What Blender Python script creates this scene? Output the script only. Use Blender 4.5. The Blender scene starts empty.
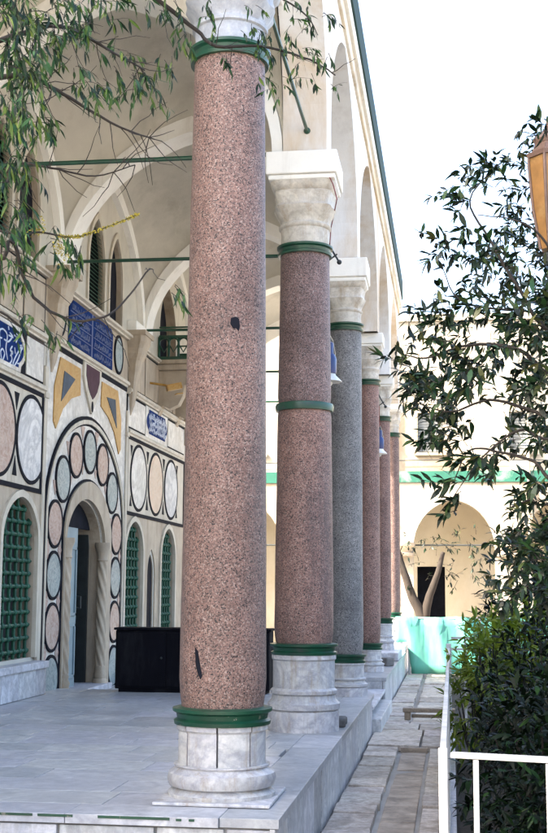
import bpy, math, random
from mathutils import Vector, Matrix, noise
random.seed(7)
PI = math.pi
S = bpy.context.scene
COL = S.collection

# ------------------------------------------------------------------ camera
EYE = Vector((0, 0, 1.2))
FPX = 1250.0
_n = Vector((179, -173.5, -1250.0)).normalized()
_psi = math.asin(_n.x); _th = math.acos(-_n.z / math.cos(_psi))
_F = Vector((-math.sin(_psi) * math.cos(_th), math.cos(_psi) * math.cos(_th), math.sin(_th)))
_R = Vector((math.cos(_psi), math.sin(_psi), 0)); _U = _R.cross(_F)
_c, _s = math.cos(0.006), math.sin(0.006)
CR = _c * _R + _s * _U; CU = _c * _U - _s * _R
cam = bpy.data.cameras.new("camera"); co = bpy.data.objects.new("camera", cam); COL.objects.link(co)
cam.sensor_fit = 'VERTICAL'; cam.sensor_height = 36; cam.lens = FPX / 833 * 36
cam.clip_start = 0.05; cam.clip_end = 3000
m3 = Matrix((CR, CU, -_F)).transposed()
co.matrix_world = Matrix.Translation(EYE) @ m3.to_4x4()
S.camera = co

def at(px, py, Y):
    """real-world point at depth Y that the photograph shows at (px, py)"""
    r = _F * FPX + CR * (px - 274) - CU * (py - 416.5)
    return EYE + r * (Y / r.y)

# ------------------------------------------------------------------ light
S.view_settings.view_transform = 'Standard'; S.view_settings.look = 'None'
S.view_settings.gamma = 1.0; S.view_settings.exposure = 3.0
SUN_EL, SUN_AZ = math.radians(38), math.radians(62)   # azimuth: how far to the left of straight behind the camera
d = Vector((math.sin(SUN_AZ) * math.cos(SUN_EL), math.cos(SUN_AZ) * math.cos(SUN_EL), -math.sin(SUN_EL)))
sl = bpy.data.lights.new("sun", 'SUN'); sl.energy = 3.1; sl.angle = math.radians(0.5); sl.color = (1, .95, .86)
so = bpy.data.objects.new("sun", sl); COL.objects.link(so)
so.rotation_euler = d.to_track_quat('-Z', 'Y').to_euler(); so.location = (-20, -10, 30)
W = bpy.data.worlds.new("World"); S.world = W; W.use_nodes = True
wn = W.node_tree.nodes; wl = W.node_tree.links
bg = wn['Background']; sky = wn.new('ShaderNodeTexSky'); sky.sky_type = 'NISHITA'; sky.sun_disc = False
sky.sun_elevation = SUN_EL
sky.sun_rotation = math.atan2(-d.x, -d.y)
sky.air_density = 1.0; sky.dust_density = 6.0; sky.ozone_density = 1.0
wl.new(sky.outputs[0], bg.inputs[0]); bg.inputs[1].default_value = 0.15

# ------------------------------------------------------------------ mesh builder
class MB:
    def __init__(s): s.v = []; s.f = []; s.m = []
    def add(s, vs, fs, mi=0):
        o = len(s.v); s.v += [tuple(v) for v in vs]
        for f in fs: s.f.append([i + o for i in f]); s.m.append(mi)
    def box(s, x0, x1, y0, y1, z0, z1, mi=0):
        v = [(x, y, z) for z in (z0, z1) for y in (y0, y1) for x in (x0, x1)]
        s.add(v, [(0, 2, 3, 1), (4, 5, 7, 6), (0, 1, 5, 4), (2, 6, 7, 3), (0, 4, 6, 2), (1, 3, 7, 5)], mi)
    def obox(s, p, q, w, h, up=(0, 0, 1), mi=0):
        """bar from p to q of width w (sideways) and height h (along up)"""
        p, q = Vector(p), Vector(q); a = (q - p).normalized(); u = Vector(up)
        sd = a.cross(u).normalized(); u = sd.cross(a)
        v = [b + sd * i * w / 2 + u * j * h / 2 for b in (p, q) for j in (-1, 1) for i in (-1, 1)]
        s.add(v, [(0, 2, 3, 1), (4, 5, 7, 6), (0, 1, 5, 4), (2, 6, 7, 3), (0, 4, 6, 2), (1, 3, 7, 5)], mi)
    def lathe(s, prof, n=32, c=(0, 0, 0), phase=0.0, shape=None, mi=0):
        vs = []; fs = []
        for k, (r, z) in enumerate(prof):
            for i in range(n):
                t = 2 * PI * i / n + phase
                rr = shape(t, r, z) if shape else r
                vs.append((c[0] + rr * math.cos(t), c[1] + rr * math.sin(t), c[2] + z))
        for k in range(len(prof) - 1):
            for i in range(n):
                j = (i + 1) % n
                fs.append((k * n + i, k * n + j, (k + 1) * n + j, (k + 1) * n + i))
        fs.append(tuple(range(n - 1, -1, -1))); L = (len(prof) - 1) * n
        fs.append(tuple(L + i for i in range(n)))
        s.add(vs, fs, mi)
    def tube(s, pts, r, n=8, mi=0):
        pts = [Vector(p) for p in pts]; N = len(pts)
        if not isinstance(r, (list, tuple)): r = [r] * N
        vs = []; up = None
        for k in range(N):
            t = (pts[min(k + 1, N - 1)] - pts[max(k - 1, 0)])
            if t.length < 1e-9: t = Vector((0, 0, 1))
            t.normalize()
            if up is None:
                up = t.cross(Vector((0, 0, 1)))
                if up.length < 1e-3: up = Vector((1, 0, 0))
            up = (up - t * up.dot(t)).normalized(); b = t.cross(up)
            for i in range(n):
                a = 2 * PI * i / n
                vs.append(pts[k] + (up * math.cos(a) + b * math.sin(a)) * r[k])
        fs = []
        for k in range(N - 1):
            for i in range(n):
                j = (i + 1) % n
                fs.append((k * n + i, k * n + j, (k + 1) * n + j, (k + 1) * n + i))
        fs.append(tuple(range(n - 1, -1, -1))); fs.append(tuple((N - 1) * n + i for i in range(n)))
        s.add(vs, fs, mi)
    def prism(s, front, back, mi=0):
        n = len(front)
        s.add(list(front) + list(back), [tuple(range(n)), tuple(range(2 * n - 1, n - 1, -1))] +
              [(i, i + n, (i + 1) % n + n, (i + 1) % n) for i in range(n)], mi)
    def sphere(s, c, r, n=10, sc=(1, 1, 1), mi=0):
        prof = [(max(1e-4, math.sin(PI * k / n)), -math.cos(PI * k / n)) for k in range(n + 1)]
        o = len(s.v); s.lathe([(a, b) for a, b in prof], n, mi=mi)
        for i in range(o, len(s.v)):
            v = s.v[i]; s.v[i] = (c[0] + v[0] * r * sc[0], c[1] + v[1] * r * sc[1], c[2] + v[2] * r * sc[2])
    def build(s, name, mats, parent=None, smooth=35, bevel=0, recalc=True, seg=2):
        me = bpy.data.meshes.new(name); me.from_pydata(s.v, [], s.f)
        for m in (mats if isinstance(mats, (list, tuple)) else [mats]): me.materials.append(m)
        me.polygons.foreach_set('material_index', s.m)
        if recalc:
            import bmesh
            b = bmesh.new(); b.from_mesh(me); bmesh.ops.recalc_face_normals(b, faces=b.faces); b.to_mesh(me); b.free()
        if smooth:
            me.polygons.foreach_set('use_smooth', [True] * len(me.polygons))
            me.set_sharp_from_angle(angle=math.radians(smooth))
        o = bpy.data.objects.new(name, me); COL.objects.link(o)
        if parent: o.parent = parent
        if bevel:
            b = o.modifiers.new('bevel', 'BEVEL'); b.width = bevel; b.segments = seg; b.limit_method = 'ANGLE'; b.angle_limit = math.radians(40)
        return o

def empty(name, label, cat, loc=(0, 0, 0), rz=0, group=None):
    o = bpy.data.objects.new(name, None); COL.objects.link(o); o.location = loc; o.rotation_euler = (0, 0, rz)
    o.empty_display_size = .2
    return tag(o, label, cat, group)
def tag(o, label, cat, group=None, kind='thing'):
    o['label'] = label; o['category'] = cat; o['kind'] = kind
    if group: o['group'] = group
    return o
def struct(o, kind='structure', label=None):
    o['kind'] = kind
    if label: o['label'] = label
    return o

# ------------------------------------------------------------------ materials
def mat(name):
    m = bpy.data.materials.new(name); m.use_nodes = True
    nt = m.node_tree; return m, nt.nodes, nt.links, nt.nodes['Principled BSDF']
def ramp(N, stops, interp='LINEAR'):
    r = N.new('ShaderNodeValToRGB'); e = r.color_ramp.elements; r.color_ramp.interpolation = interp
    while len(e) < len(stops): e.new(0.5)
    for k, (p, c) in enumerate(stops):
        e[k].position = p; e[k].color = (c[0], c[1], c[2], 1)
    return r
def nz(N, L, scale, detail=6, rough=.6, vec=None, dist=0):
    n = N.new('ShaderNodeTexNoise'); n.inputs['Scale'].default_value = scale; n.inputs['Detail'].default_value = detail
    n.inputs['Roughness'].default_value = rough; n.inputs['Distortion'].default_value = dist
    if vec: L.new(vec, n.inputs['Vector'])
    return n
def mix(N, L, fac, a, b, mode='MIX'):
    x = N.new('ShaderNodeMix'); x.data_type = 'RGBA'; x.blend_type = mode
    for sock, val in ((0, fac), (6, a), (7, b)):
        if hasattr(val, 'links') or hasattr(val, 'is_linked'): L.new(val, x.inputs[sock])
        elif sock == 0: x.inputs[0].default_value = val
        else: x.inputs[sock].default_value = (val[0], val[1], val[2], 1)
    return x.outputs[2]
def coords(N, L, rnd=True, scale=(1, 1, 1)):
    tc = N.new('ShaderNodeTexCoord'); mp = N.new('ShaderNodeMapping'); mp.inputs['Scale'].default_value = scale
    L.new(tc.outputs['Object'], mp.inputs['Vector'])
    if rnd:
        oi = N.new('ShaderNodeObjectInfo'); mu = N.new('ShaderNodeMath'); mu.operation = 'MULTIPLY'; mu.inputs[1].default_value = 37.0
        L.new(oi.outputs['Random'], mu.inputs[0]); cb = N.new('ShaderNodeCombineXYZ')
        for i in range(3): L.new(mu.outputs[0], cb.inputs[i])
        L.new(cb.outputs[0], mp.inputs['Location'])
    return mp.outputs[0]
def bump(N, L, h, b, strength=.3, dist=.01):
    n = N.new('ShaderNodeBump'); n.inputs['Strength'].default_value = strength; n.inputs['Distance'].default_value = dist
    L.new(h, n.inputs['Height']); L.new(n.outputs[0], b.inputs['Normal'])
def island(N): return N.new('ShaderNodeNewGeometry').outputs['Random Per Island']

def m_plain(name, col, rough=.6, var=.18, scale=3.0, bmp=.15, stain=None, stain_amt=.5, fine=40, spec=.4, stretch=(1, 1, 1), thr=(.5, .72)):
    m, N, L, B = mat(name); v = coords(N, L, True, stretch)
    n = nz(N, L, scale, 8, .65, v); lo = tuple(c * (1 - var) for c in col); hi = tuple(min(1, c * (1 + var)) for c in col)
    r = ramp(N, [(.3, lo), (.7, hi)]); L.new(n.outputs[0], r.inputs[0]); out = r.outputs[0]
    if stain:
        n2 = nz(N, L, scale * .45, 8, .7, v, .4); r2 = ramp(N, [(thr[0], (0, 0, 0)), (thr[1], (stain_amt,) * 3)]); L.new(n2.outputs[0], r2.inputs[0])
        out = mix(N, L, r2.outputs[0], out, stain)
    L.new(out, B.inputs['Base Color']); B.inputs['Roughness'].default_value = rough; B.inputs['Specular IOR Level'].default_value = spec
    if bmp:
        f = nz(N, L, fine, 5, .6, v); bump(N, L, f.outputs[0], B, bmp, .01)
    return m
def m_paint(name, col, rough=.35, chip=None):
    m, N, L, B = mat(name); v = coords(N, L)
    n = nz(N, L, 6, 6, .6, v); r = ramp(N, [(.35, tuple(c * .72 for c in col)), (.65, tuple(min(1, c * 1.15) for c in col))]); L.new(n.outputs[0], r.inputs[0]); out = r.outputs[0]
    if chip:
        n2 = nz(N, L, 22, 5, .7, v); r2 = ramp(N, [(.66, (0, 0, 0)), (.69, (1, 1, 1))]); L.new(n2.outputs[0], r2.inputs[0]); out = mix(N, L, r2.outputs[0], out, chip)
    L.new(out, B.inputs['Base Color']); B.inputs['Roughness'].default_value = rough
    bump(N, L, nz(N, L, 30, 4, .5, v).outputs[0], B, .12, .006)
    return m
def m_granite(name, cols, scale=95, tint=None):
    """crystals of feldspar, quartz and mica: random colour per voronoi cell at two sizes"""
    m, N, L, B = mat(name); v = coords(N, L)
    dn = nz(N, L, scale * .9, 3, .6, v); dv = N.new('ShaderNodeVectorMath'); dv.operation = 'SCALE'; dv.inputs['Scale'].default_value = .012
    L.new(dn.outputs['Color'], dv.inputs[0]); ad = N.new('ShaderNodeVectorMath'); L.new(v, ad.inputs[0]); L.new(dv.outputs[0], ad.inputs[1])
    def vor(sc):
        x = N.new('ShaderNodeTexVoronoi'); x.inputs['Scale'].default_value = sc; L.new(ad.outputs[0], x.inputs['Vector'])
        s = N.new('ShaderNodeSeparateColor'); L.new(x.outputs['Color'], s.inputs[0]); return s.outputs[0]
    r = ramp(N, cols, 'CONSTANT'); L.new(vor(scale), r.inputs[0])
    r2 = ramp(N, [(0, (0, 0, 0)), (.80, (1, 1, 1))], 'CONSTANT'); L.new(vor(scale * 1.7), r2.inputs[0])
    out = mix(N, L, r2.outputs[0], r.outputs[0], cols[0][1])
    n = nz(N, L, 1.3, 6, .6, v); rr = ramp(N, [(.25, (.62, .60, .60)), (.5, (1, 1, 1)), (.75, (1.22, 1.18, 1.14))]); L.new(n.outputs[0], rr.inputs[0])
    out = mix(N, L, 1.0, out, rr.outputs[0], 'MULTIPLY')
    n = nz(N, L, 10, 5, .6, v); rr = ramp(N, [(.3, (.80, .78, .77)), (.7, (1.16, 1.14, 1.12))]); L.new(n.outputs[0], rr.inputs[0]); out = mix(N, L, 1.0, out, rr.outputs[0], 'MULTIPLY')
    if tint: out = mix(N, L, tint[1], out, tint[0], 'MULTIPLY')
    L.new(out, B.inputs['Base Color']); B.inputs['Roughness'].default_value = .55; B.inputs['Specular IOR Level'].default_value = .3
    bump(N, L, nz(N, L, 60, 5, .7, v).outputs[0], B, .25, .006)
    return m
def m_marble(name, base=(.62, .62, .62), vein=(.33, .35, .39), scale=2.2, amt=.8, rough=.4, stain=(.42, .33, .2), per=0.0, stain_amt=.35, dirt=.25):
    m, N, L, B = mat(name); v = coords(N, L)
    if per:
        g = N.new('ShaderNodeNewGeometry'); sc = N.new('ShaderNodeVectorMath'); sc.operation = 'SCALE'; L.new(g.outputs['Random Per Island'], sc.inputs['Scale'])
        sc.inputs[0].default_value = (17, 23, 31); ad = N.new('ShaderNodeVectorMath'); L.new(v, ad.inputs[0]); L.new(sc.outputs[0], ad.inputs[1]); v = ad.outputs[0]
    n = nz(N, L, scale, 9, .62, v, 1.6); r = ramp(N, [(.40, (0, 0, 0)), (.5, (amt,) * 3), (.60, (0, 0, 0))]); L.new(n.outputs[0], r.inputs[0])
    cl = nz(N, L, scale * .6, 6, .6, v); r1 = ramp(N, [(.3, tuple(c * .8 for c in base)), (.7, tuple(min(1, c * 1.1) for c in base))]); L.new(cl.outputs[0], r1.inputs[0])
    out = mix(N, L, r.outputs[0], r1.outputs[0], vein)
    s2 = nz(N, L, 3.3, 8, .75, v); r2 = ramp(N, [(.55, (0, 0, 0)), (.8, (stain_amt,) * 3)]); L.new(s2.outputs[0], r2.inputs[0]); out = mix(N, L, r2.outputs[0], out, stain)
    if per:
        rp = ramp(N, [(0, (1 - per,) * 3), (.25, (1 - per * .25, 1 - per * .25, 1)), (.6, (1, 1, .99)), (1, (1 - per * .7, 1 - per * .62, 1 - per * .5))]); L.new(island(N), rp.inputs[0])
        out = mix(N, L, 1.0, out, rp.outputs[0], 'MULTIPLY')
    d2 = nz(N, L, 14, 8, .75, v); r3 = ramp(N, [(.35, (1 - dirt,) * 3), (.6, (1, 1, 1))]); L.new(d2.outputs[0], r3.inputs[0]); out = mix(N, L, 1.0, out, r3.outputs[0], 'MULTIPLY')
    L.new(out, B.inputs['Base Color']); B.inputs['Roughness'].default_value = rough; B.inputs['Specular IOR Level'].default_value = .25
    bump(N, L, nz(N, L, 25, 6, .65, v).outputs[0], B, .12, .008)
    return m
def streak(m, col, amt=.6, sx=9, sz=.7, thr=(.5, .68)):
    """grime that has run down an upright face"""
    N, L = m.node_tree.nodes, m.node_tree.links; B = N['Principled BSDF']; src = B.inputs['Base Color'].links[0].from_socket
    n = nz(N, L, 1.0, 7, .7, coords(N, L, True, (sx, sx, sz))); r = ramp(N, [(thr[0], (0, 0, 0)), (thr[1], (amt,) * 3)]); L.new(n.outputs[0], r.inputs[0])
    L.new(mix(N, L, r.outputs[0], src, col), B.inputs['Base Color'])
def m_leaf(name, cols, rough=.4, trans=.25, spec=.5):
    m, N, L, B = mat(name)
    r = ramp(N, cols); L.new(island(N), r.inputs[0]); L.new(r.outputs[0], B.inputs['Base Color'])
    B.inputs['Roughness'].default_value = rough; B.inputs['Specular IOR Level'].default_value = spec
    t = N.new('ShaderNodeBsdfTranslucent'); L.new(r.outputs[0], t.inputs[0]); x = N.new('ShaderNodeMixShader'); x.inputs[0].default_value = trans
    L.new(B.outputs[0], x.inputs[1]); L.new(t.outputs[0], x.inputs[2]); L.new(x.outputs[0], N['Material Output'].inputs[0])
    return m

pinkc = [(0, (.168, .103, .086)), (.28, (.230, .148, .124)), (.50, (.122, .083, .074)), (.66, (.050, .042, .040)), (.76, (.290, .225, .198)), (.88, (.013, .013, .014))]
M = {}
M['granite_pink'] = m_granite('pink_granite', pinkc, 150)
M['granite_dark'] = m_granite('dusky_granite', pinkc, 140, ((1.08, .98, .95), .75))
M['granite_mauve'] = m_granite('mauve_granite', pinkc, 140, ((.80, .82, .90), .85))
M['granite_red'] = m_granite('red_granite', pinkc, 140, ((1.1, 1.0, .98), .8))
M['granite_grey'] = m_granite('grey_granite', [(0, (.145, .143, .142)), (.35, (.19, .187, .185)), (.6, (.105, .105, .107)), (.75, (.055, .056, .06)), (.86, (.25, .245, .24)), (.95, (.03, .03, .033))], 125)
M['marble'] = m_marble('weathered_white_marble', (.60, .59, .57), (.36, .37, .40), 2.4, .7, .45)
M['marble_base'] = m_marble('column_base_marble', (.60, .585, .56), (.34, .34, .37), 3.0, .7, .5, (.34, .27, .17), .18, .4, .3)
M['marble_cap'] = m_marble('capital_marble', (.60, .56, .48), (.40, .36, .32), 3.5, .5, .55, (.30, .22, .13), 0, .55, .3)
M['marble_cap_grey'] = m_marble('grey_capital_marble', (.40, .42, .45), (.30, .33, .38), 3.5, .7, .5, (.3, .28, .25), 0, .3, .3)
M['floor'] = m_marble('floor_marble', (.53, .525, .51), (.32, .33, .35), 1.6, .6, .38, (.30, .28, .26), .36, .4, .3)
M['cladding'] = m_marble('plinth_cladding_marble', (.68, .675, .66), (.40, .41, .43), 2.2, .7, .45, (.33, .27, .2), .32, .45, .35)
M['grout'] = m_plain('mortar', (.17, .165, .16), .9, .3, 8, .3)
M['rubble'] = m_plain('mortar_rubble', (.13, .125, .12), .9, .5, 5, .6, (.28, .25, .22), .6)
M['green'] = m_paint('green_enamel', (.004, .048, .024), .35, None)
M['green_chip'] = m_paint('chipped_green_enamel', (.004, .048, .024), .4, (.30, .28, .24))
M['gutter'] = m_paint('gutter_green', (.003, .030, .026), .85, (.02, .08, .07))
M['grille'] = m_paint('grille_green', (.003, .06, .028), .6)
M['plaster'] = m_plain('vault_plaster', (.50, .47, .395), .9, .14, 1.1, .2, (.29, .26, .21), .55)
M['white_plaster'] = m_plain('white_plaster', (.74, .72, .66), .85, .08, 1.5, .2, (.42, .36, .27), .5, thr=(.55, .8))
M['outer'] = m_plain('outer_limewash', (.70, .70, .69), .85, .06, 1.0, .25, (.46, .33, .18), .8, stretch=(1, 1.2, .35), thr=(.45, .62))
M['trim'] = m_plain('stained_plaster', (.52, .42, .28), .85, .3, 2.2, .4, (.68, .64, .56), .9, stretch=(1, .5, 1), thr=(.45, .6))
M['stone'] = m_plain('facade_cream_stone', (.39, .32, .235), .7, .2, 2.5, .25, (.27, .23, .18), .5)
M['pale_stone'] = m_plain('facade_pale_stone', (.50, .45, .36), .6, .15, 3, .2, (.36, .31, .25), .5)
M['panel_white'] = m_marble('facade_white_slab', (.68, .655, .60), (.38, .36, .33), 2.0, .6, .4, (.38, .29, .18), 0, .5, .2)
M['slab_grey'] = m_marble('facade_grey_slab', (.62, .615, .60), (.32, .33, .35), 1.6, .8, .4, (.4, .35, .3), 0, .3, .15)
M['dark'] = m_plain('dark_inlay_and_shade', (.010, .011, .016), .8, .3, 6, .1, spec=.08)  # inlay stone; also the painted shade inside niches and the balcony doorway
M['pink'] = m_marble('pink_marble', (.34, .215, .175), (.52, .44, .39), 7, .6, .4, (.34, .26, .22), 0, .4, .2)
M['peach'] = m_marble('peach_marble', (.56, .40, .29), (.62, .54, .46), 2.5, .5, .4, (.5, .42, .3), 0, .3, .15)
M['blueish'] = m_marble('grey_green_marble', (.19, .25, .25), (.44, .48, .46), 7, .6, .4, (.26, .30, .32), 0, .4, .2)
M['ochre'] = m_marble('ochre_marble', (.40, .20, .038), (.46, .29, .09), 4.5, .7, .4, (.42, .20, .05), 0, .5, .15)
M['purple'] = m_plain('porphyry', (.055, .022, .036), .6, .25, 8, .05, spec=.1)
M['slate'] = m_plain('blue_slate_inlay', (.055, .075, .10), .6, .3, 6, .05, spec=.1)
M['tile_blue'] = m_plain('cobalt_tile', (.0015, .020, .105), .55, .35, 6, .05, (.006, .05, .20), .6, spec=.02)
M['script'] = m_plain('white_glaze', (.42, .50, .62), .35, .15, 12, 0)
M['script_pale'] = m_plain('pale_glaze', (.03, .065, .17), .35, .3, 12, 0)
M['door'] = m_plain('door_blue_grey', (.20, .265, .285), .5, .15, 4, .15)
M['black_void'] = m_plain('dark_room', (.03, .03, .03), .9, .2, 2, 0)
M['navy'] = m_plain('black_stained_board', (.0035, .0035, .006), .75, .3, 3, .1, spec=.08)
M['wood'] = m_plain('grey_timber', (.22, .17, .12), .75, .3, 6, .4, stretch=(6, 1, 6))
M['path'] = m_marble('path_flagstone', (.66, .565, .455), (.40, .35, .29), 2.5, .2, .8, (.24, .19, .14), .34, .8, .5)
M['channel'] = m_plain('channel_stone', (.34, .275, .21), .85, .35, 6, .6, (.07, .06, .05), .7)
M['soil'] = m_plain('earth', (.022, .017, .012), .95, .4, 5, .8)
M['ground'] = m_plain('courtyard_paving', (.30, .28, .25), .85, .25, 1.5, .4, (.18, .16, .13), .5)
M['white_metal'] = m_paint('white_rail_paint', (.46, .46, .45), .45, (.40, .36, .32))
M['iron'] = m_plain('dark_iron', (.02, .025, .025), .5, .3, 8, .1)
M['turq'] = m_plain('turquoise_sheet', (.10, .36, .265), .6, .08, .8, .05)
M['far_wall'] = m_plain('far_limewash', (.31, .28, .225), .9, .10, .5, .2, (.17, .115, .06), .85, thr=(.52, .72), stretch=(1, 1, .6))
M['far_dark'] = m_plain('far_porch_wall', (.42, .365, .265), .9, .1, .7, .2, (.52, .48, .40), .7)
M['far_green'] = m_plain('far_green_band', (.010, .085, .055), .8, .25, 1.5, .1, (.20, .24, .20), .6, thr=(.58, .66))
M['window_infill'] = m_paint('shutter_grey', (.22, .23, .22), .6)
M['blue_enamel'] = m_paint('blue_enamel', (.002, .017, .11), .3)
M['white_enamel'] = m_paint('white_enamel', (.70, .70, .66), .35)
M['red'] = m_plain('red_flex', (.16, .02, .025), .6, .3, 10, 0)
M['cord'] = m_plain('pale_flex', (.5, .45, .36), .7, .1, 10, 0)
M['amber'] = m_plain('amber_glass', (.20, .105, .035), .3, .35, 7, .1, (.36, .24, .10), .6)
M['cap_brown'] = m_plain('rusty_cap', (.10, .06, .045), .6, .3, 8, .2)
M['bark'] = m_plain('bark', (.035, .028, .021), .9, .4, 12, .7, stretch=(1, 1, .3))
M['bark_dark'] = m_plain('dark_twig', (.013, .010, .008), .85, .4, 12, .4)
M['bark_pale'] = m_plain('pale_bark', (.024, .017, .012), .9, .35, 9, .7, stretch=(1, 1, .3))
M['leaf_left'] = m_leaf('willowy_leaf', [(0, (.002, .009, .005)), (.35, (.007, .026, .010)), (.7, (.022, .068, .016)), (1, (.085, .125, .02))], .5, .3, .25)
M['leaf_right'] = m_leaf('glossy_leaf', [(0, (.0015, .005, .003)), (.5, (.005, .015, .007)), (.80, (.014, .042, .013)), (1, (.06, .06, .02))], .4, .1, .25)
M['leaf_bush'] = m_leaf('dark_shrub_leaf', [(0, (.0008, .0025, .0012)), (.6, (.0015, .006, .002)), (.90, (.004, .016, .004)), (1, (.014, .04, .008))], .5, .05, .15)
M['leaf_lime_sunlit'] = m_leaf('sunlit_lime_leaf', [(0, (.06, .11, .008)), (.6, (.14, .20, .014)), (1, (.22, .27, .03))], .5, .4)  # yellow green raised in colour to paint sunlight on leaves in shade
M['flower'] = m_leaf('yellow_catkin', [(0, (.22, .19, .02)), (1, (.38, .32, .05))], .8, .3)

streak(M['cladding'], (.30, .27, .24), .65); streak(M['marble_base'], (.26, .20, .13), .55, 12, 1.2, (.52, .66)); streak(M['marble_cap'], (.27, .19, .11), .5, 10, 1.5)
streak(M['marble_cap_grey'], (.24, .26, .30), .7, 14, 1.0); streak(M['white_plaster'], (.40, .36, .30), .4, 5, .4, (.55, .72)); streak(M['outer'], (.46, .44, .42), .35, 4, .3, (.52, .7))
streak(M['stone'], (.20, .15, .09), .55, 6, .6, (.5, .66)); streak(M['pale_stone'], (.24, .19, .13), .5, 7, .8, (.5, .66)); streak(M['panel_white'], (.30, .24, .16), .45, 4, .6, (.52, .68)); streak(M['plaster'], (.20, .17, .13), .35, 2, .35, (.52, .7)); streak(M['path'], (.20, .16, .115), .6, 3, 3, (.5, .64))
streak(M['floor'], (.30, .30, .31), .55, 1.6, 1.6, (.48, .66)); streak(M['far_wall'], (.22, .17, .10), .5, 1.6, .25, (.54, .7)); streak(M['green'], (.03, .035, .03), .6, 9, 9, (.55, .62)); streak(M['green_chip'], (.22, .20, .16), .7, 14, 14, (.62, .66)); streak(M['white_metal'], (.20, .12, .07), .5, 12, 6, (.62, .7)); streak(M['navy'], (.02, .02, .022), .6, 4, 1, (.5, .7)); streak(M['turq'], (.17, .38, .30), .6, 3, .6, (.5, .66)); streak(M['granite_pink'], (.10, .085, .08), .35, 5, .5, (.55, .7)); streak(M['granite_dark'], (.07, .055, .055), .5, 5, .5, (.5, .66))
# ------------------------------------------------------------------ layout
XW = -4.8                                   # facade plane
COLS = [(-1.345, 7.4), (-1.29, 11.05), (-1.23, 14.72), (-1.24, 19.1), (-1.24, 22.95), (-1.22, 26.5)]
LINES = [7.4, 11.05, 14.8, 18.95, 22.8, 26.5]   # transverse arches
XC = -1.27; WI, WO = XC - .20, XC + .20       # arcade wall faces
ZS = 5.12                                    # springing
TOP = 7.82
GZ = -.45

def arch_pts(c, a, zs, b, n=20, pointed=0.0, rev=False):
    """points of an arch from left foot to right foot; pointed 0..1 sharpens the crown"""
    out = []
    for i in range(n + 1):
        u = -math.cos(PI * i / n)
        out.append((c + a * u, zs + b * arch_f(u, pointed)))
    return out
def arch_f(u, pointed=0.0):
    u = min(1, abs(u)); e = math.sqrt(max(0, 1 - u * u))
    # pointed: circle arc through (1,0) with centre beyond the middle
    k = 1.9; p = math.sqrt(max(0, (k * k) - (u + k - 1) ** 2)) / math.sqrt(k * k - (k - 1) ** 2)
    return e * (1 - pointed) + p * pointed

# ------------------------------------------------------------------ ground, path, platform
g = MB(); g.box(-600, 600, -600, 600, GZ - .6, GZ - .06); struct(g.build('ground', M['ground'], smooth=0))
def flags(x0, x1, y0, y1, z, hgt, wx, wy, gap=.012, jit=.03, mb=None, tilt=.006):
    mb = mb or MB(); y = y0
    while y < y1 - .05:
        h = min(wy * random.uniform(.7, 1.35), y1 - y)
        if y1 - y - h < .15: h = y1 - y
        x = x0
        while x < x1 - .04:
            w = min(wx * random.uniform(.75, 1.3), x1 - x)
            if x1 - x - w < wx * .35: w = x1 - x
            dz = random.uniform(-tilt, tilt); j = lambda: random.uniform(-jit, jit) * .3
            b = [(x + gap / 2 + abs(j()), y + gap / 2 + abs(j())), (x + w - gap / 2 - abs(j()), y + gap / 2 + abs(j())), (x + w - gap / 2 - abs(j()), y + h - gap / 2 - abs(j())), (x + gap / 2 + abs(j()), y + h - gap / 2 - abs(j()))]
            t = [random.uniform(-tilt, tilt) * .5 for _ in range(4)]
            mb.prism([(p[0], p[1], z + dz + q) for p, q in zip(b, t)], [(p[0], p[1], z - hgt) for p in b])
            x += w
        y += h
    return mb
pv = MB()
flags(-.93, -.57, -2, 13.75, GZ, .07, .36, .55, .02, .06, pv, .012)
flags(-.27, -.10, -2, 13.75, GZ, .07, .2, .8, .02, .05, pv, .010)
flags(-.93, -.10, 13.8, 16.3, GZ + .015, .07, .45, .8, .012, .03, pv, .005)
flags(-.93, -.57, 16.35, 26.5, GZ, .07, .36, .6, .02, .06, pv, .010)
flags(-.535, -.12, 16.35, 26.5, GZ - .004, .07, .45, .7, .02, .06, pv, .008)
flags(-9, -.93, -3, 6.70, GZ, .07, .7, .5, .015, .05, pv, .008)
flags(-6.0, 8, 26.55, 37.8, GZ, .07, .9, .7, .015, .05, pv, .008)
struct(pv.build('path', M['path'], smooth=0, bevel=.008))
ch = MB(); flags(-.56, -.28, -2, 13.7, GZ - .05, .05, .3, .9, .012, .03, ch, .008)
struct(ch.build('channel_pavement', M['channel'], smooth=0, bevel=.006))
sb = MB(); sb.box(-.56, -.28, 13.70, 13.78, GZ - .06, GZ - .002); sb.box(-.935, -.92, 15.3, 17.6, GZ - .05, GZ + .01)
struct(sb.build('channel_kerb', M['channel'], smooth=0))
so_ = MB()
nx, ny = 14, 40
gv = [( -.09 + 7.0 * i / nx, 3.0 + 23 * j / ny, GZ - .02 + .05 * noise.noise(Vector((i * .7, j * .6, 3))) + (.02 if i else -.02)) for j in range(ny + 1) for i in range(nx + 1)]
so_.add(gv, [(j * (nx + 1) + i, j * (nx + 1) + i + 1, (j + 1) * (nx + 1) + i + 1, (j + 1) * (nx + 1) + i) for j in range(ny) for i in range(nx)])
struct(so_.build('soil_ground', M['soil']))

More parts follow.
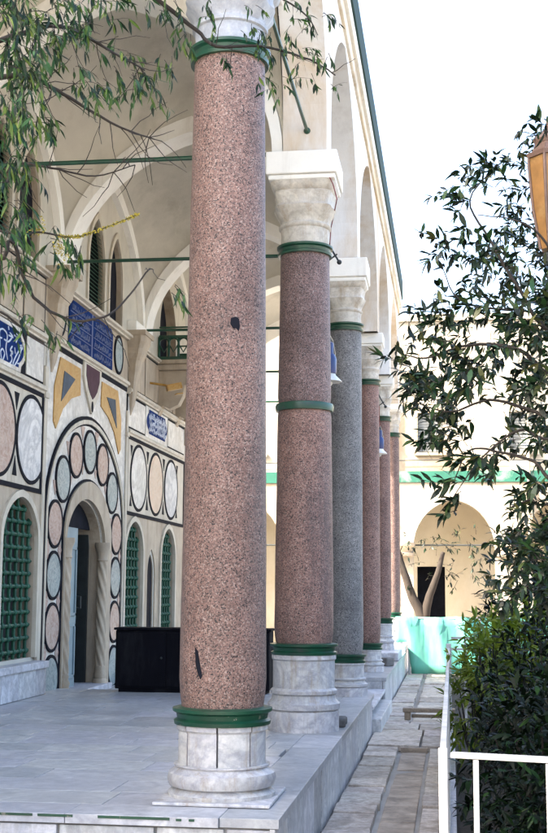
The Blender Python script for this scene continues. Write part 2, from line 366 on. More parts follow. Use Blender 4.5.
EDGE = -.94
def platform(name, y0, y1, ztop=0.0, lip=.02, yfront=True, first=False, zedge=0):
    """marble paved terrace: core, floor slabs, side cladding with open joints"""
    core = MB(); core.box(XW, EDGE - .03, y0 + .03, y1 - .03, GZ - .05, ztop - .045)
    o = struct(core.build(name, M['grout'], smooth=0))
    fl = MB()
    y = y0 + .30
    # border course of long slabs along the open edge
    yy = y0
    while yy < y1 - .05:
        h = min(random.uniform(.75, 1.1), y1 - yy); h = h if y1 - yy - h > .3 else y1 - yy
        fl.box(EDGE - .30, EDGE + lip, yy + .002, yy + h - .002, ztop - .05, ztop + random.uniform(-.0015, .0015)); yy += h
    xx = XW
    while xx < EDGE - .31:
        w = min(random.uniform(.7, 1.1), EDGE - .30 - xx); w = w if EDGE - .30 - xx - w > .3 else EDGE - .30 - xx
        fl.box(xx + .002, xx + w - .002, y0 - lip, y0 + .298, ztop - .05, ztop + random.uniform(-.0015, .0015)); xx += w
    k = 0
    while y < y1 - .02:
        h = min(.44, y1 - y); x = XW - (.25 if k % 2 else 0) ; k += 1
        while x < EDGE - .31:
            w = min(.70 * random.choice((.8, 1, 1, 1.25)), EDGE - .302 - x)
            if w > .03: fl.box(max(x, XW) + .003, x + w - .003, y + .003, y + h - .003, ztop - .05, ztop + random.uniform(-.001, .001))
            x += w
        y += h
    f = fl.build(name + '_floor', M['floor'], o, smooth=0, bevel=.002, seg=1); f['kind'] = 'structure'
    sd = MB()
    yy = y0
    while yy < y1 - .02:
        h = min(random.uniform(.32, .62), y1 - yy); h = h if y1 - yy - h > .2 else y1 - yy
        sd.box(EDGE - .03, EDGE + random.uniform(-.004, .004), yy + .004, yy + h - .004, GZ - .05, ztop - .052); yy += h
    if not first:
        xx = XW
        while xx < EDGE - .04:
            w = min(random.uniform(.5, .8), EDGE - .033 - xx); w = w if EDGE - .033 - xx - w > .25 else EDGE - .033 - xx
            sd.box(xx + .003, xx + w - .003, y0, y0 + .03, GZ - .05, ztop - .052); xx += w
            
    xx = XW
    while xx < EDGE - .04:
        w = min(random.uniform(.5, .8), EDGE - .033 - xx); w = w if EDGE - .033 - xx - w > .25 else EDGE - .033 - xx
        sd.box(xx + .003, xx + w - .003, y1 - .03, y1, GZ - .05, ztop - .052); xx += w
    sd.build(name + '_cladding', M['cladding'], o, smooth=0, bevel=.003, seg=1)['kind'] = 'structure'
    return o
p1 = platform('platform', 6.76, 14.98, first=True)
# the broken front of the terrace: rough masonry, a line of green paint, tan patches
fr = MB(); xx = XW
while xx < EDGE - .05:
    w = min(random.uniform(.3, .55), EDGE - xx); z0 = GZ - .05
    for (a, b) in ((GZ - .05, -.27), (-.255, -.062)):
        fr.box(xx + .008, xx + w - .008, 6.765 + random.uniform(0, .012), 6.80, a, b)
    xx += w
fr.build('platform_front', M['cladding'], p1, smooth=0, bevel=.006)['kind'] = 'structure'
gl = MB(); xx = XW
while xx < -1.5:
    w = random.uniform(.08, .4); gl.box(xx, xx + w, 6.735, 6.739, -.010 - random.uniform(.001, .007), -.003); xx += w + random.uniform(.01, .16)
for xx in (-1.47, -1.40): gl.box(xx, xx + .03, 6.735, 6.739, -.02, -.008)
gl.build('paint_line', M['green_chip'], p1, smooth=0)['kind'] = 'structure'
p2 = platform('platform', 17.75, 27.2)
# entrance bay: lower floor and step
en = MB(); en.box(XW, EDGE - .06, 14.985, 17.745, GZ - .05, -.19)
e = struct(en.build('entrance_pavement', M['grout'], smooth=0))
ef = MB(); flags(XW, EDGE - .40, 14.99, 17.74, -.145, .045, .55, .4, .004, 0, ef, .001)
ef.build('entrance_floor', M['floor'], e, smooth=0)['kind'] = 'structure'
es = MB(); es.box(EDGE - .395, EDGE + .01, 15.0, 17.73, -.19, -.15); es.box(EDGE - .1, EDGE + .10, 15.0, 17.73, GZ - .05, -.29)
es.build('entrance_step', M['cladding'], e, smooth=0, bevel=.006)['kind'] = 'structure'
# raised kerb courses further down the terrace, carrying the last columns
for (y0, y1, z) in ((21.9, 23.6, .14), (25.2, 27.15, .12)):
    k = MB(); k.box(-1.62, EDGE + .015, y0, y1, .004, z); struct(k.build('platform_kerb', M['cladding'], smooth=0, bevel=.012))

# ------------------------------------------------------------------ columns
def ring_profile(z0, z1, r):
    h = z1 - z0
    return [(r - .03, z0), (r + .012, z0), (r + .016, z0 + h * .22), (r - .004, z0 + h * .34), (r + .002, z0 + h * .62), (r + .022, z0 + h * .74), (r + .024, z0 + h * .92), (r - .01, z1), (r - .05, z1)]
def sq(t, r, k):
    """k 0 = circle, 1 = square"""
    c = max(abs(math.cos(t)), abs(math.sin(t)))
    return r * ((1 - k) + k * min(1 / c, 1.36))
def column(x, y, zf, rb, rt, zlow, zup, zab, ztop, m_shaft, m_cap, label, style='drum', mid=None, base_h=None, rs=None):
    t = empty('granite_column', label, 'column', (x, y, zf), 0, 'columns of the arcade')
    z = lambda a: a - zf
    # shaft with slight entasis, uneven chipped surface
    P = []; n = 40; za, zb = z(zlow), z(zup)
    for i in range(n + 1):
        u = i / n; r = rb + (rt - rb) * (u ** 1.15)
        if u < .05: r -= .022 * (1 - u / .05) ** 1.5
        if mid and abs(za + (zb - za) * u - z(mid)) < .06: r -= .012
        P.append((r, za + (zb - za) * u))
    sh = MB(); sx = random.random() * 50
    def shp(tt, r, zz):
        return r * (1 + .012 * noise.noise(Vector((math.cos(tt) * 1.5 + sx, math.sin(tt) * 1.5, zz * 1.6))) + .006 * noise.noise(Vector((math.cos(tt) * 5 + sx, math.sin(tt) * 5, zz * 6))))
    if mid:        # two drums of different stone, one on the other
        kk = min(range(len(P)), key=lambda i: abs(P[i][1] - z(mid))); up = MB(); up.lathe(P[kk:], 56, shape=shp); up.build('shaft', M['granite_mauve'], t)['label'] = 'greyer upper drum'; P = P[:kk + 1]
    sh.lathe(P, 56, shape=shp); sh.build('shaft', m_shaft, t)
    k = MB(); k.lathe(ring_profile(za - .065, za + .035, rb + .012), 48); k.build('lower_ring', M['green_chip'] if style == 'drum' else M['green'], t)
    k = MB(); k.lathe(ring_profile(zb - .03, zb + .065, rt + .012), 48); k.build('upper_ring', M['green'], t)
    if mid:
        k = MB(); k.lathe([(rt - .02, z(mid) - .05), (rt + .035, z(mid) - .045), (rt + .042, z(mid)), (rt + .035, z(mid) + .02), (rt - .02, z(mid) + .035)], 48); k.build('middle_ring', M['green'], t)
    # base
    b = MB(); H = za - .062; r0 = rb
    if style == 'drum':
        d0 = H * .47
        b.lathe([(r0 + .05, 0), (r0 + .055, H * .10), (r0 + .03, H * .15), (r0 + .02, H * .17), (r0 + .048, H * .19), (r0 + .06, H * .28), (r0 + .052, H * .36), (r0 + .02, H * .41), (r0 + .012, H * .43), (r0 + .022, H * .45), (r0 + .022, d0), (r0 - .02, d0)], 48)
        nb = 8; ph = PI / 8 - .32
        for i in range(nb):       # eight upright marble slabs with open joints
            a0 = ph + 2 * PI * i / nb + .022; a1 = ph + 2 * PI * (i + 1) / nb - .022; vs = []
            for (rr, zz) in ((r0 - .05, d0), (r0 - .002, d0), (r0 - .002, H * .90), (r0 + .012, H * .93), (r0 + .012, H), (r0 - .05, H)):
                vs.append([(rr * math.cos(a0 + (a1 - a0) * q / 5) * (1 if q else 1), rr * math.sin(a0 + (a1 - a0) * q / 5), zz) for q in range(6)])
            o = [v for row in vs for v in row]
            fs = [(a * 6 + q, a * 6 + q + 1, ((a + 1) % 6) * 6 + q + 1, ((a + 1) % 6) * 6 + q) for a in range(6) for q in range(5)] + [tuple(a * 6 for a in range(6)), tuple(a * 6 + 5 for a in range(5, -1, -1))]
            b.add(o, fs)
    else:
        b.lathe([(r0 + .045, 0), (r0 + .045, H * .26), (r0 + .03, H * .27), (r0 + .05, H * .29), (r0 + .055, H * .36), (r0 + .02, H * .41), (r0 + .012, H * .47), (r0 + .03, H * .49), (r0 + .03, H * .53), (r0 + .008, H * .56), (r0 + .008, H * .92), (r0 + .02, H * .94), (r0 + .02, H), (r0 - .02, H)], 40)
    bo = b.build('base', M['marble_base'], t, smooth=40)
    c = MB(); c.lathe([(r0 - .03, .02), (r0 - .03, H - .01)], 24); c.build('joint', M['grout'], bo)
    if style == 'drum':
        # a square pad under the round foot
        q = MB(); q.box(-r0 - .075, r0 + .075, -r0 - .09, r0 + .075, .003, .022); q.build('foot_slab', M['marble_base'], t, smooth=0, bevel=.006)
    # capital: neck, astragal, two swelling tiers that turn from round to square
    c0 = zb + .062; HC = z(zab) - c0
    prof = [(.00, .99, 0), (.02, 1.0, 0), (.16, .98, 0), (.27, 1.0, 0), (.29, 1.07, 0), (.33, 1.08, 0), (.345, 1.02, 0), (.37, 1.0, .0), (.44, 1.06, .1), (.54, 1.18, .25), (.61, 1.24, .35), (.62, 1.20, .35), (.66, 1.15, .4), (.76, 1.17, .55), (.84, 1.22, .7), (.86, 1.17, .75), (.89, 1.24, .85), (.95, 1.33, .95), (1.0, 1.36, 1.0)]
    cb = MB(); rows = [(rt * a, c0 + HC * h, kk) for h, a, kk in prof]; kmap = {round(r[1], 5): r[2] for r in rows}
    def cshape(tt, r, zz):
        kk = kmap[round(zz, 5)]; lob = 0
        if .05 < kk < .72: lob = .010 * math.cos(8 * tt) * r / .25
        e = 2 + 3.2 * kk; return r / (abs(math.cos(tt)) ** e + abs(math.sin(tt)) ** e) ** (1 / e) + lob * (.5 if kk < .3 else 1)
    cb.lathe([(r[0], r[1]) for r in rows], 96, shape=cshape)
    cb.build('capital', m_cap, t, smooth=50)
    a = MB(); w = rt * 1.36; za2 = z(zab); zt = z(ztop)
    a.box(-w, w, -w, w, za2, za2 + (zt - za2) * .18); a.box(-w - .02, w + .02, -w - .02, w + .02, za2 + (zt - za2) * .18 + .001, zt)
    a.build('abacus', M['white_plaster'], t, smooth=0, bevel=.012)
    return t
column(*COLS[0], 0, .258, .222, .49, 4.50, 5.0, ZS, M['granite_pink'], M['marble_cap_grey'], 'nearest and thickest pink granite column with chipped green rings, at the terrace corner', 'drum')
column(*COLS[1], 0, .262, .222, .71, 4.24, 4.86, ZS, M['granite_dark'], M['marble_cap'], 'dusky pink granite column with an extra green ring round its middle', 'torus', 2.83)
column(*COLS[2], 0, .205, .195, .44, 4.30, 4.84, ZS, M['granite_grey'], M['marble_cap'], 'only grey granite column, beside the gap in the terrace', 'drum2')
column(*COLS[3], 0, .172, .165, .39, 4.36, 4.92, ZS, M['granite_red'], M['marble_cap'], 'reddish granite column just behind the grey one, on the second terrace edge', 'drum2')
column(*COLS[4], .14, .155, .15, .68, 4.32, 4.92, ZS, M['granite_red'], M['marble_cap'], 'slim reddish granite column second from the far end of the arcade', 'drum2')
column(*COLS[5], .12, .155, .15, .72, 4.46, 4.96, ZS, M['granite_pink'], M['marble_cap'], 'farthest granite column, at the turquoise sheet end of the arcade', 'drum2')
# worn patches on the first shaft
def patch(cx, cz, pts, col, th, off=.004):
    """thin flake following the shaft of the first column"""
    x0, y0 = COLS[0]; vs = []; mb = MB()
    for o in (off, off - .012):
        row = []
        for (u, w) in pts:
            zz = cz + w; f = (zz - .49) / (4.5 - .49); r = .258 + (.222 - .258) * max(0, f) ** 1.15 + o
            a = cx + u / .25; row.append((x0 + r * math.cos(a), y0 + r * math.sin(a), zz))
        vs.append(row)
    mb.prism(vs[0], vs[1]); return mb.build('dark_patch', col, None)

# ------------------------------------------------------------------ arcade
AR = empty('vaulted_arcade', 'white arcade wall and vaults above the granite columns, with a dark green gutter', 'arcade', (XC, 16, ZS))
AR.location = (0, 0, 0)
def strip_wall(mb, y0, y1, zb, zt, holes, fn, d0, d1, n=26, mi=0, mi_rev=None, ends=True):
    """wall with arched holes: holes = list of (c, a, zbase, zspring, rise, pointed); fn(s, z, depth) -> point"""
    mi_rev = mi if mi_rev is None else mi_rev
    br = {y0, y1}
    for (c, a, hb, zs, b, p) in holes:
        for i in range(n + 1): br.add(c - a * math.cos(PI * i / n))
    br = sorted(x for x in br if y0 <= x <= y1)
    br = [x for i, x in enumerate(br) if i == 0 or x - br[i - 1] > 1e-5]
    def top(h, s): return h[3] + h[4] * arch_f((s - h[0]) / h[1], h[5])
    for s0, s1 in zip(br, br[1:]):
        mid = (s0 + s1) / 2; act = sorted([h for h in holes if abs(mid - h[0]) < h[1]], key=lambda h: h[2])
        c0 = c1 = zb
        for h in act:
            if h[2] > min(c0, c1) + 1e-6:
                for dd, rv in ((d0, 0), (d1, 1)):
                    q = [fn(s0, c0, dd), fn(s1, c1, dd), fn(s1, h[2], dd), fn(s0, h[2], dd)]; mb.add(q, [(0, 1, 2, 3)], mi)
                mb.add([fn(s0, h[2], d0), fn(s1, h[2], d0), fn(s1, h[2], d1), fn(s0, h[2], d1)], [(0, 1, 2, 3)], mi_rev)
            t0, t1 = top(h, s0), top(h, s1)
            mb.add([fn(s0, t0, d0), fn(s1, t1, d0), fn(s1, t1, d1), fn(s0, t0, d1)], [(0, 1, 2, 3)], mi_rev)
            c0, c1 = t0, t1
        for dd in (d0, d1):
            mb.add([fn(s0, c0, dd), fn(s1, c1, dd), fn(s1, zt, dd), fn(s0, zt, dd)], [(0, 1, 2, 3)], mi)
        mb.add([fn(s0, zt, d0), fn(s1, zt, d0), fn(s1, zt, d1), fn(s0, zt, d1)], [(0, 1, 2, 3)], mi)
    for h in holes:     # jambs
        for s_ in (h[0] - h[1], h[0] + h[1]):
            if y0 <= s_ <= y1 and h[3] > h[2] + 1e-4: mb.add([fn(s_, h[2], d0), fn(s_, h[3], d0), fn(s_, h[3], d1), fn(s_, h[2], d1)], [(0, 1, 2, 3)], mi_rev)
    for s_ in (y0, y1): mb.add([fn(s_, zb, d0), fn(s_, zt, d0), fn(s_, zt, d1), fn(s_, zb, d1)], [(0, 1, 2, 3)], mi)
PW = .21
w = MB(); holes = []
for a, b in zip(LINES, LINES[1:]): holes.append(((a + b) / 2, (b - a) / 2 - PW, ZS, ZS + .32, 1.62, .75))
strip_wall(w, LINES[0] - PW, LINES[-1] + PW, ZS, TOP - .12, holes, lambda s, z, dd: (dd, s, z), WO, WI, 30)
w.build('outer_wall', M['outer'], AR, smooth=30, recalc=False)
c = MB(); c.box(WO - .06, WO + .035, LINES[0] - PW - .03, LINES[-1] + PW + .03, TOP - .70, TOP - .53); c.build('cornice', M['trim'], AR, smooth=0, bevel=.01)
c = MB(); c.box(WO - .10, WO + .075, LINES[0] - PW - .05, LINES[-1] + PW + .05, TOP - .528, TOP - .34); c.build('white_fillet', M['white_plaster'], AR, smooth=0, bevel=.006)
c = MB(); c.box(WO - .12, WO + .10, LINES[0] - PW - .07, LINES[-1] + PW + .07, TOP - .338, TOP + .06); c.build('gutter', M['gutter'], AR, smooth=0, bevel=.01)
# tan plaster stripes on the outer wall beside each pier (weathered render)
# transverse arches
IN = (XW + WI) / 2; HALF = (WI - XW) / 2
RISE = 1.72
for k, yl in enumerate(LINES):
    m = MB(); hw = .20 if 0 < k < len(LINES) - 1 else .22
    n = 28; A = HALF - .10
    if k in (0, len(LINES) - 1):
        strip_wall(m, XW, WI - .003, ZS, TOP - .15, [(IN, A, ZS, ZS, RISE, .8)], lambda s, z, dd: (s, dd, z), yl - hw, yl + hw, 28)
        m.build('end_arch', M['white_plaster'], AR, smooth=30, recalc=False)
    else:
        inn = arch_pts(IN, A, ZS, RISE, n, .8); out = arch_pts(IN, HALF - .002, ZS, RISE + .20, n, .8)
        for dd in (yl - hw, yl + hw):
            for i in range(n): m.add([(inn[i][0], dd, inn[i][1]), (inn[i + 1][0], dd, inn[i + 1][1]), (out[i + 1][0], dd, out[i + 1][1]), (out[i][0], dd, out[i][1])], [(0, 1, 2, 3)])
        for ring in (inn, out):
            for i in range(n): m.add([(ring[i][0], yl - hw, ring[i][1]), (ring[i + 1][0], yl - hw, ring[i + 1][1]), (ring[i + 1][0], yl + hw, ring[i + 1][1]), (ring[i][0], yl + hw, ring[i][1])], [(0, 1, 2, 3)])
        m.build('transverse_arch', M['white_plaster'], AR, smooth=30, recalc=False)
# vaults: one pendentive vault per bay
for k in range(len(LINES) - 1):
    y0, y1 = LINES[k] + .18, LINES[k + 1] - .18; cy, hy = (y0 + y1) / 2, (y1 - y0) / 2; n = 28; m = MB(); vs = []
    for j in range(n + 1):
        v = -math.cos(PI * j / n)
        for i in range(n + 1):
            u = -math.cos(PI * i / n); fu, fv = arch_f(u, .75), arch_f(v, .75)
            h = (RISE + .16) * (fu + fv - .62 * fu * fv)
            vs.append((IN + u * (HALF - .001), cy + v * hy, ZS + .02 + h))
    m.add(vs, [(j * (n + 1) + i, j * (n + 1) + i + 1, (j + 1) * (n + 1) + i + 1, (j + 1) * (n + 1) + i) for j in range(n) for i in range(n)])
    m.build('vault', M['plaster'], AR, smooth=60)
r = MB(); r.box(XW - .1, WO - .11, LINES[0] - PW, LINES[-1] + PW, TOP - .118, TOP - .02)
r.box(XW + .5, WI - .4, LINES[0], LINES[-1], TOP + .0, TOP + .75); r.build('roof', M['white_plaster'], AR, smooth=0)
# green iron tie rods
for k, yl in enumerate(LINES):
    m = MB(); zz = (5.2, 5.12, 5.2, 5.2, 5.2, 5.2)[k]; m.tube([(XW - .05, yl - .24, zz + .01), (-3, yl - .24, zz), (WI + .02, yl - .24, zz)], .022, 8); m.build('tie_rod', M['green'], AR)
for k in range(1):
    m = MB(); a, b = LINES[k] + .2, LINES[k + 1] - .2; m.tube([(XC + .02, a, 5.36), (XC + .02, (a + b) / 2, 5.345), (XC + .02, b + .02, 5.34)], .016, 8); m.sphere((XC + .02, b - .012, 5.34), .032, 10); m.build('tie_rod', M['green'], AR)

# pointed wall arches where the vaults meet the facade
for a, b in zip(LINES, LINES[1:]):
    m = MB(); c_, h_ = (a + b) / 2, (b - a) / 2 - .17; inn = arch_pts(c_, h_ - .13, ZS, RISE, 28, .8); out = arch_pts(c_, h_ + .02, ZS, RISE + .20, 28, .8)
    for i in range(28):
        q = [(inn[i], inn[i + 1]), (out[i], out[i + 1])]
        m.add([(XW + .09, *inn[i]), (XW + .09, *inn[i + 1]), (XW + .09, *out[i + 1]), (XW + .09, *out[i])], [(0, 1, 2, 3)])
        for p0, p1 in q: m.add([(XW, *p0), (XW, *p1), (XW + .09, *p1), (XW + .09, *p0)], [(0, 1, 2, 3)])
    m.build('wall_arch', M['white_plaster'], AR, smooth=30, recalc=False)
# ------------------------------------------------------------------ mosque facade
MQ = empty('mosque_facade', 'inlaid marble mosque front with blue inscriptions behind the columns', 'mosque', (0, 0, 0))
def FW(y, z, o=0.0): return (XW + o, y, z)
def fp(mb, poly, o1, o0=0.0, mi=0): mb.prism([FW(y, z, o1) for y, z in poly], [FW(y, z, o0) for y, z in poly], mi)
def fr_(mb, y0, y1, z0, z1, o1, o0=0.0, mi=0): mb.box(XW + o0, XW + o1, y0, y1, z0, z1, mi)
def disc(c, z, r, n=40, rz=None): return [(c + r * math.cos(2 * PI * i / n), z + (rz or r) * math.sin(2 * PI * i / n)) for i in range(n)]
def ringp(mb, outer, inner, o1, o0=0.0, mi=0, closed=True):
    n = len(outer); rng = range(n if closed else n - 1)
    for i in rng:
        j = (i + 1) % n
        a, b, c_, d_ = FW(*outer[i], o1), FW(*outer[j], o1), FW(*inner[j], o1), FW(*inner[i], o1)
        mb.add([a, b, c_, d_], [(0, 1, 2, 3)], mi)
        for p, q in ((outer[i], outer[j]), (inner[i], inner[j])): mb.add([FW(*p, o0), FW(*q, o0), FW(*q, o1), FW(*p, o1)], [(0, 1, 2, 3)], mi)
    if not closed:
        for i in (0, n - 1): mb.add([FW(*outer[i], o0), FW(*outer[i], o1), FW(*inner[i], o1), FW(*inner[i], o0)], [(0, 1, 2, 3)], mi)

PC = 16.10; OC = 15.98                                     # portal centre
WINS = [(11.88, .58), (13.48, .58), (18.58, .53), (20.88, .52)]
NICHES = [(12.68, .2), (19.75, .2)]
LUN = [(12.50, .36), (13.45, .36), (16.26, .38), (17.26, .34), (20.75, .62)]
H = []
for c_, a in WINS: H.append((c_, a, .42, 1.72, .50, .25))
for c_, a in NICHES: H.append((c_, a, .45, 1.42, .34, 1.0))
H.append((OC, .86, -.145, 1.75, .60, .1))
for c_, a in LUN[:4]: H.append((c_, a, 4.98, 5.62, .66, 1.0))
H.append((20.75, .62, 4.98, 5.55, .85, 1.0))
wl_ = MB(); FEND = 22.45
strip_wall(wl_, 2.0, FEND, GZ - .05, 10.2, H, lambda s, z, dd: (dd, s, z), XW, XW - .42, 16, 0, 1)
wl_.build('wall', [M['plaster'], M['stone']], MQ, smooth=30, recalc=False)
# the hall behind: walls and roof that keep its inside dark
HE = 17.5  # unseen end of the hall, cut short so sun reaches the barrier
hl = MB(); hl.box(-16, -15.6, 2, HE, GZ, 10.2); hl.box(-15.6, XW - .423, 2, 2.4, GZ, 10.2); hl.box(-15.6, XW - .423, HE - .4, HE, GZ, 10.2)
hl.box(-16, XW + .0, 2, HE, 10.203, 10.5); hl.box(-15.6, XW - .423, 2.4, HE - .4, GZ - .05, -.16)
hl.build('hall', M['white_plaster'], MQ, smooth=0)
dm = MB(); dm.lathe([(4.6, 0), (4.6, 1.6), (4.75, 1.62), (4.75, 1.8), (4.4, 1.85)] + [(4.4 * math.cos(PI / 2 * i / 14), 1.85 + 4.3 * math.sin(PI / 2 * i / 14)) for i in range(1, 14)], 48, (-10.5, 9.5, 10.5)); dm.build('dome', M['white_plaster'], MQ)

# marble dado and mouldings
def moulding(y0, y1, z0, z1, o, m='pale_stone', name='moulding'):
    b = MB(); h = z1 - z0
    pr = [(0, z0), (o * .55, z0), (o * .6, z0 + h * .25), (o, z0 + h * .4), (o, z0 + h * .8), (o * .8, z1), (0, z1)]
    b.prism([(XW + a, y0, z) for a, z in pr], [(XW + a, y1, z) for a, z in pr]); return b.build(name, M[m], MQ, smooth=0)
def script_strokes(mb, strokes, wd, o, mp):
    for st in strokes:
        pts = [mp(*p) for p in st]
        # smooth polyline
        P = []
        for i in range(len(pts) - 1):
            p0 = pts[max(i - 1, 0)]; p1 = pts[i]; p2 = pts[i + 1]; p3 = pts[min(i + 2, len(pts) - 1)]
            for q in range(5):
                t = q / 5
                P.append(tuple(.5 * (2 * p1[a] + (p2[a] - p0[a]) * t + (2 * p0[a] - 5 * p1[a] + 4 * p2[a] - p3[a]) * t * t + (3 * p1[a] - p0[a] - 3 * p2[a] + p3[a]) * t ** 3) for a in (0, 1)))
        P.append(pts[-1]); L_, R_ = [], []
        for i, p in enumerate(P):
            a, b = P[max(i - 1, 0)], P[min(i + 1, len(P) - 1)]; tx, tz = b[0] - a[0], b[1] - a[1]; l = math.hypot(tx, tz) or 1
            ww = wd * (.55 + .6 * abs(tx / l * .5 + tz / l * .6)) * (.5 if i in (0, len(P) - 1) else 1)
            L_.append((p[0] - tz / l * ww / 2, p[1] + tx / l * ww / 2)); R_.append((p[0] + tz / l * ww / 2, p[1] - tx / l * ww / 2))
        ringp(mb, L_, R_, o, o - .006, 0, closed=False)
def cursive(rng, x0, x1, zb, h):
    """a line of joined script: bowls, uprights, sweeping tails and dots"""
    out = []; x = x1
    while x > x0 + h * .3:
        kind = rng.choice('abcdef'); wd = h * rng.uniform(.35, .75)
        if x - wd < x0: break
        if kind == 'a': out.append([(x, zb + h), (x - .08 * h, zb + h * .5), (x - .1 * h, zb + .05 * h)]); wd = h * .22
        elif kind == 'b': out.append([(x, zb + h * .35), (x - wd * .3, zb), (x - wd * .8, zb - .02 * h), (x - wd, zb + h * .35)]); out.append([(x - wd * .45, zb - h * .22), (x - wd * .6, zb - h * .22)])
        elif kind == 'c': out.append([(x, zb + h * .2), (x - wd * .4, zb + h * .5), (x - wd * .7, zb + h * .3), (x - wd * .3, zb + h * .1), (x - wd, zb)])
        elif kind == 'd': out.append([(x, zb + h * .55), (x - wd * .5, zb + h * .2), (x - wd * .9, zb - h * .25), (x - wd * 1.1, zb - h * .2)])
        elif kind == 'e': out.append([(x, zb), (x - wd * .5, zb + .04 * h), (x - wd, zb)]); out.append([(x - wd * .5, zb), (x - wd * .52, zb + h * .95)]); out.append([(x - wd * .2, zb + h * .75), (x - wd * .38, zb + h * .85)])
        else: out.append([(x, zb + h * .3), (x - wd * .25, zb + h * .75), (x - wd * .6, zb + h * .8), (x - wd * .4, zb + h * .4), (x - wd * .9, zb + h * .05)])
        x -= wd * .92
    return out

def oval(c_, z, r, m, label=None):
    b = MB(); b.prism([FW(y, q, .030) for y, q in disc(c_, z, r - .047)], [FW(y, q, .0) for y, q in disc(c_, z, r - .047)], 0)
    ringp(b, disc(c_, z, r), disc(c_, z, r - .045), .033, 0, 1)
    o = b.build('roundel', [M[m], M['dark']], MQ, smooth=30)
    if label: o['label'] = label
    return o
def tri(mb, c_, z, w_, h, o=.026, mi=0): fp(mb, [(c_ - w_ / 2, z + h / 2), (c_ + w_ / 2, z + h / 2), (c_, z - h / 2)], o, 0, mi)

def side_bay(y0, y1, wins, niche, ovals, bl, cols):
    # window storey: cream stone slabs
    b = MB(); x = y0; hs = [(c_, a + .06, .40, 1.72, .56, .25) for c_, a in wins] + [(niche, .26, .43, 1.42, .42, 1.0)]
    strip_wall(b, y0, y1, .40, 2.30, hs, lambda s, z, dd: (dd, s, z), XW + .02, XW + .001, 16)
    b.build('window_storey', M['stone'], MQ, smooth=0, recalc=False)
    for c_, a in wins:
        f = MB(); i_ = arch_pts(c_, a, 1.72, .50, 20, .25); o_ = arch_pts(c_, a + .08, 1.72, .58, 20, .25)
        ringp(f, [(c_ - a - .08, .42)] + o_ + [(c_ + a + .08, .42)], [(c_ - a, .42)] + i_ + [(c_ + a, .42)], .05, 0, 0, False)
        win = f.build('grille_window', M['pale_stone'], MQ, smooth=30)
        g_ = MB(); xg = XW - .045
        nv = 6; ty = lambda s: 1.72 + .5 * arch_f((s - c_) / a, .25)
        for i in range(nv):
            s = c_ - a + 2 * a * (i + .5) / nv; g_.tube([(xg, s, .42), (xg, s, ty(s) + .02)], .021, 6)
        zz = .50; dz = .145
        while zz < 2.2:
            if zz < 1.72: hw = a
            else:
                hw = 0
                for q in range(40):
                    s = a * q / 40
                    if ty(c_ + s) > zz: hw = s
            if hw > .06:
                g_.tube([(xg, c_ - hw, zz), (xg, c_ + hw, zz)], .021, 6)
                for i in range(nv):
                    s = c_ - a + 2 * a * (i + .5) / nv
                    if abs(s - c_) < hw: g_.sphere((xg + .004, s, zz), .038, 6)
            zz += dz
        g_.build('grille', M['grille'], win)
        sh = MB(); sh.box(XW - .24, XW - .20, c_ - a, c_ + a, .42, 2.3); sh.build('window_infill', M['black_void'], win, smooth=0)  # dark board painting the unlit room behind the grille
    nb = MB(); nb.box(XW - .06, XW - .02, niche - .25, niche + .25, .4, 1.9); nb.build('niche', M['dark'], MQ, smooth=0)  # near-black board paints the shade inside the recess
    # band of roundels
    b = MB(); fr_(b, y0, y1, 2.30, 2.355, .034); fr_(b, y0, y1, 3.44, 3.49, .034); 
    for yy in (y0, y1 - .05): fr_(b, yy, yy + .05, 2.355, 3.44, .034)
    b.build('dark_border', M['dark'], MQ, smooth=0)
    b = MB(); fr_(b, y0 + .05, y1 - .05, 2.355, 3.44, .020); b.build('roundel_field', M['pale_stone'], MQ, smooth=0)
    for (c_, m) in ovals: oval(c_, 2.90, .52, m)
    b = MB(); cs = [o[0] for o in ovals]
    for p, q in zip(cs, cs[1:]):
        tri(b, (p + q) / 2, 3.27, .16, .2); fp(b, [((p + q) / 2 - .07, 2.44), ((p + q) / 2 + .07, 2.44), ((p + q) / 2, 2.66)], .026)
    for e_, sg in ((cs[0] - .46, -1), (cs[-1] + .46, 1)): tri(b, e_, 3.28, .12, .16); fp(b, [(e_ - .06, 2.44), (e_ + .06, 2.44), (e_, 2.60)], .026)
    b.build('triangle_inlay', M['dark'], MQ, smooth=0)
    moulding(y0, y1, 3.492, 3.585, .07)
    # inscription storey
    b = MB(); fr_(b, y0, y1, 3.587, 4.11, .012); b.build('dark_ground', M['dark'], MQ, smooth=0)
    b0, b1 = bl
    for (p_, q_) in ((y0 + .04, b0 - .10), (b1 + .10, y1 - .04)):
        b = MB(); fr_(b, p_, q_, 3.63, 4.07, .022); b.build('white_slab', M['panel_white'], MQ, smooth=0)
    moulding(y0, y1, 4.112, 4.20, .08)
    # upper panels between mouldings
    b = MB(); fr_(b, y0, y1, 4.205, 4.90, .010); b.build('dark_ground', M['dark'], MQ, smooth=0)
    b = MB(); x = y0 + .03; ws = []
    n = 4; wd = (y1 - y0 - .06) / n
    for i in range(n): fr_(b, x + i * wd + .03, x + (i + 1) * wd - .03, 4.24, 4.87, .022)
    b.build('cream_slab', M['stone'], MQ, smooth=0)
    moulding(y0, y1, 4.902, 4.975, .09)
    b = MB(); x = y0
    while x < y1 - .01:
        w_ = min(.55, y1 - x); b.box(XW + .002, XW + .16, x + .002, x + w_ - .002, .004, .30); x += w_
    b.box(XW + .002, XW + .19, y0, y1, .302, .38); b.build('ledge', M['cladding'], MQ, smooth=0, bevel=.006)
side_bay(11.05, 14.16, WINS[:2], 12.68, [(11.68, 'panel_white'), (12.72, 'pink'), (13.77, 'slab_grey')], (12.05, 13.43), 0)
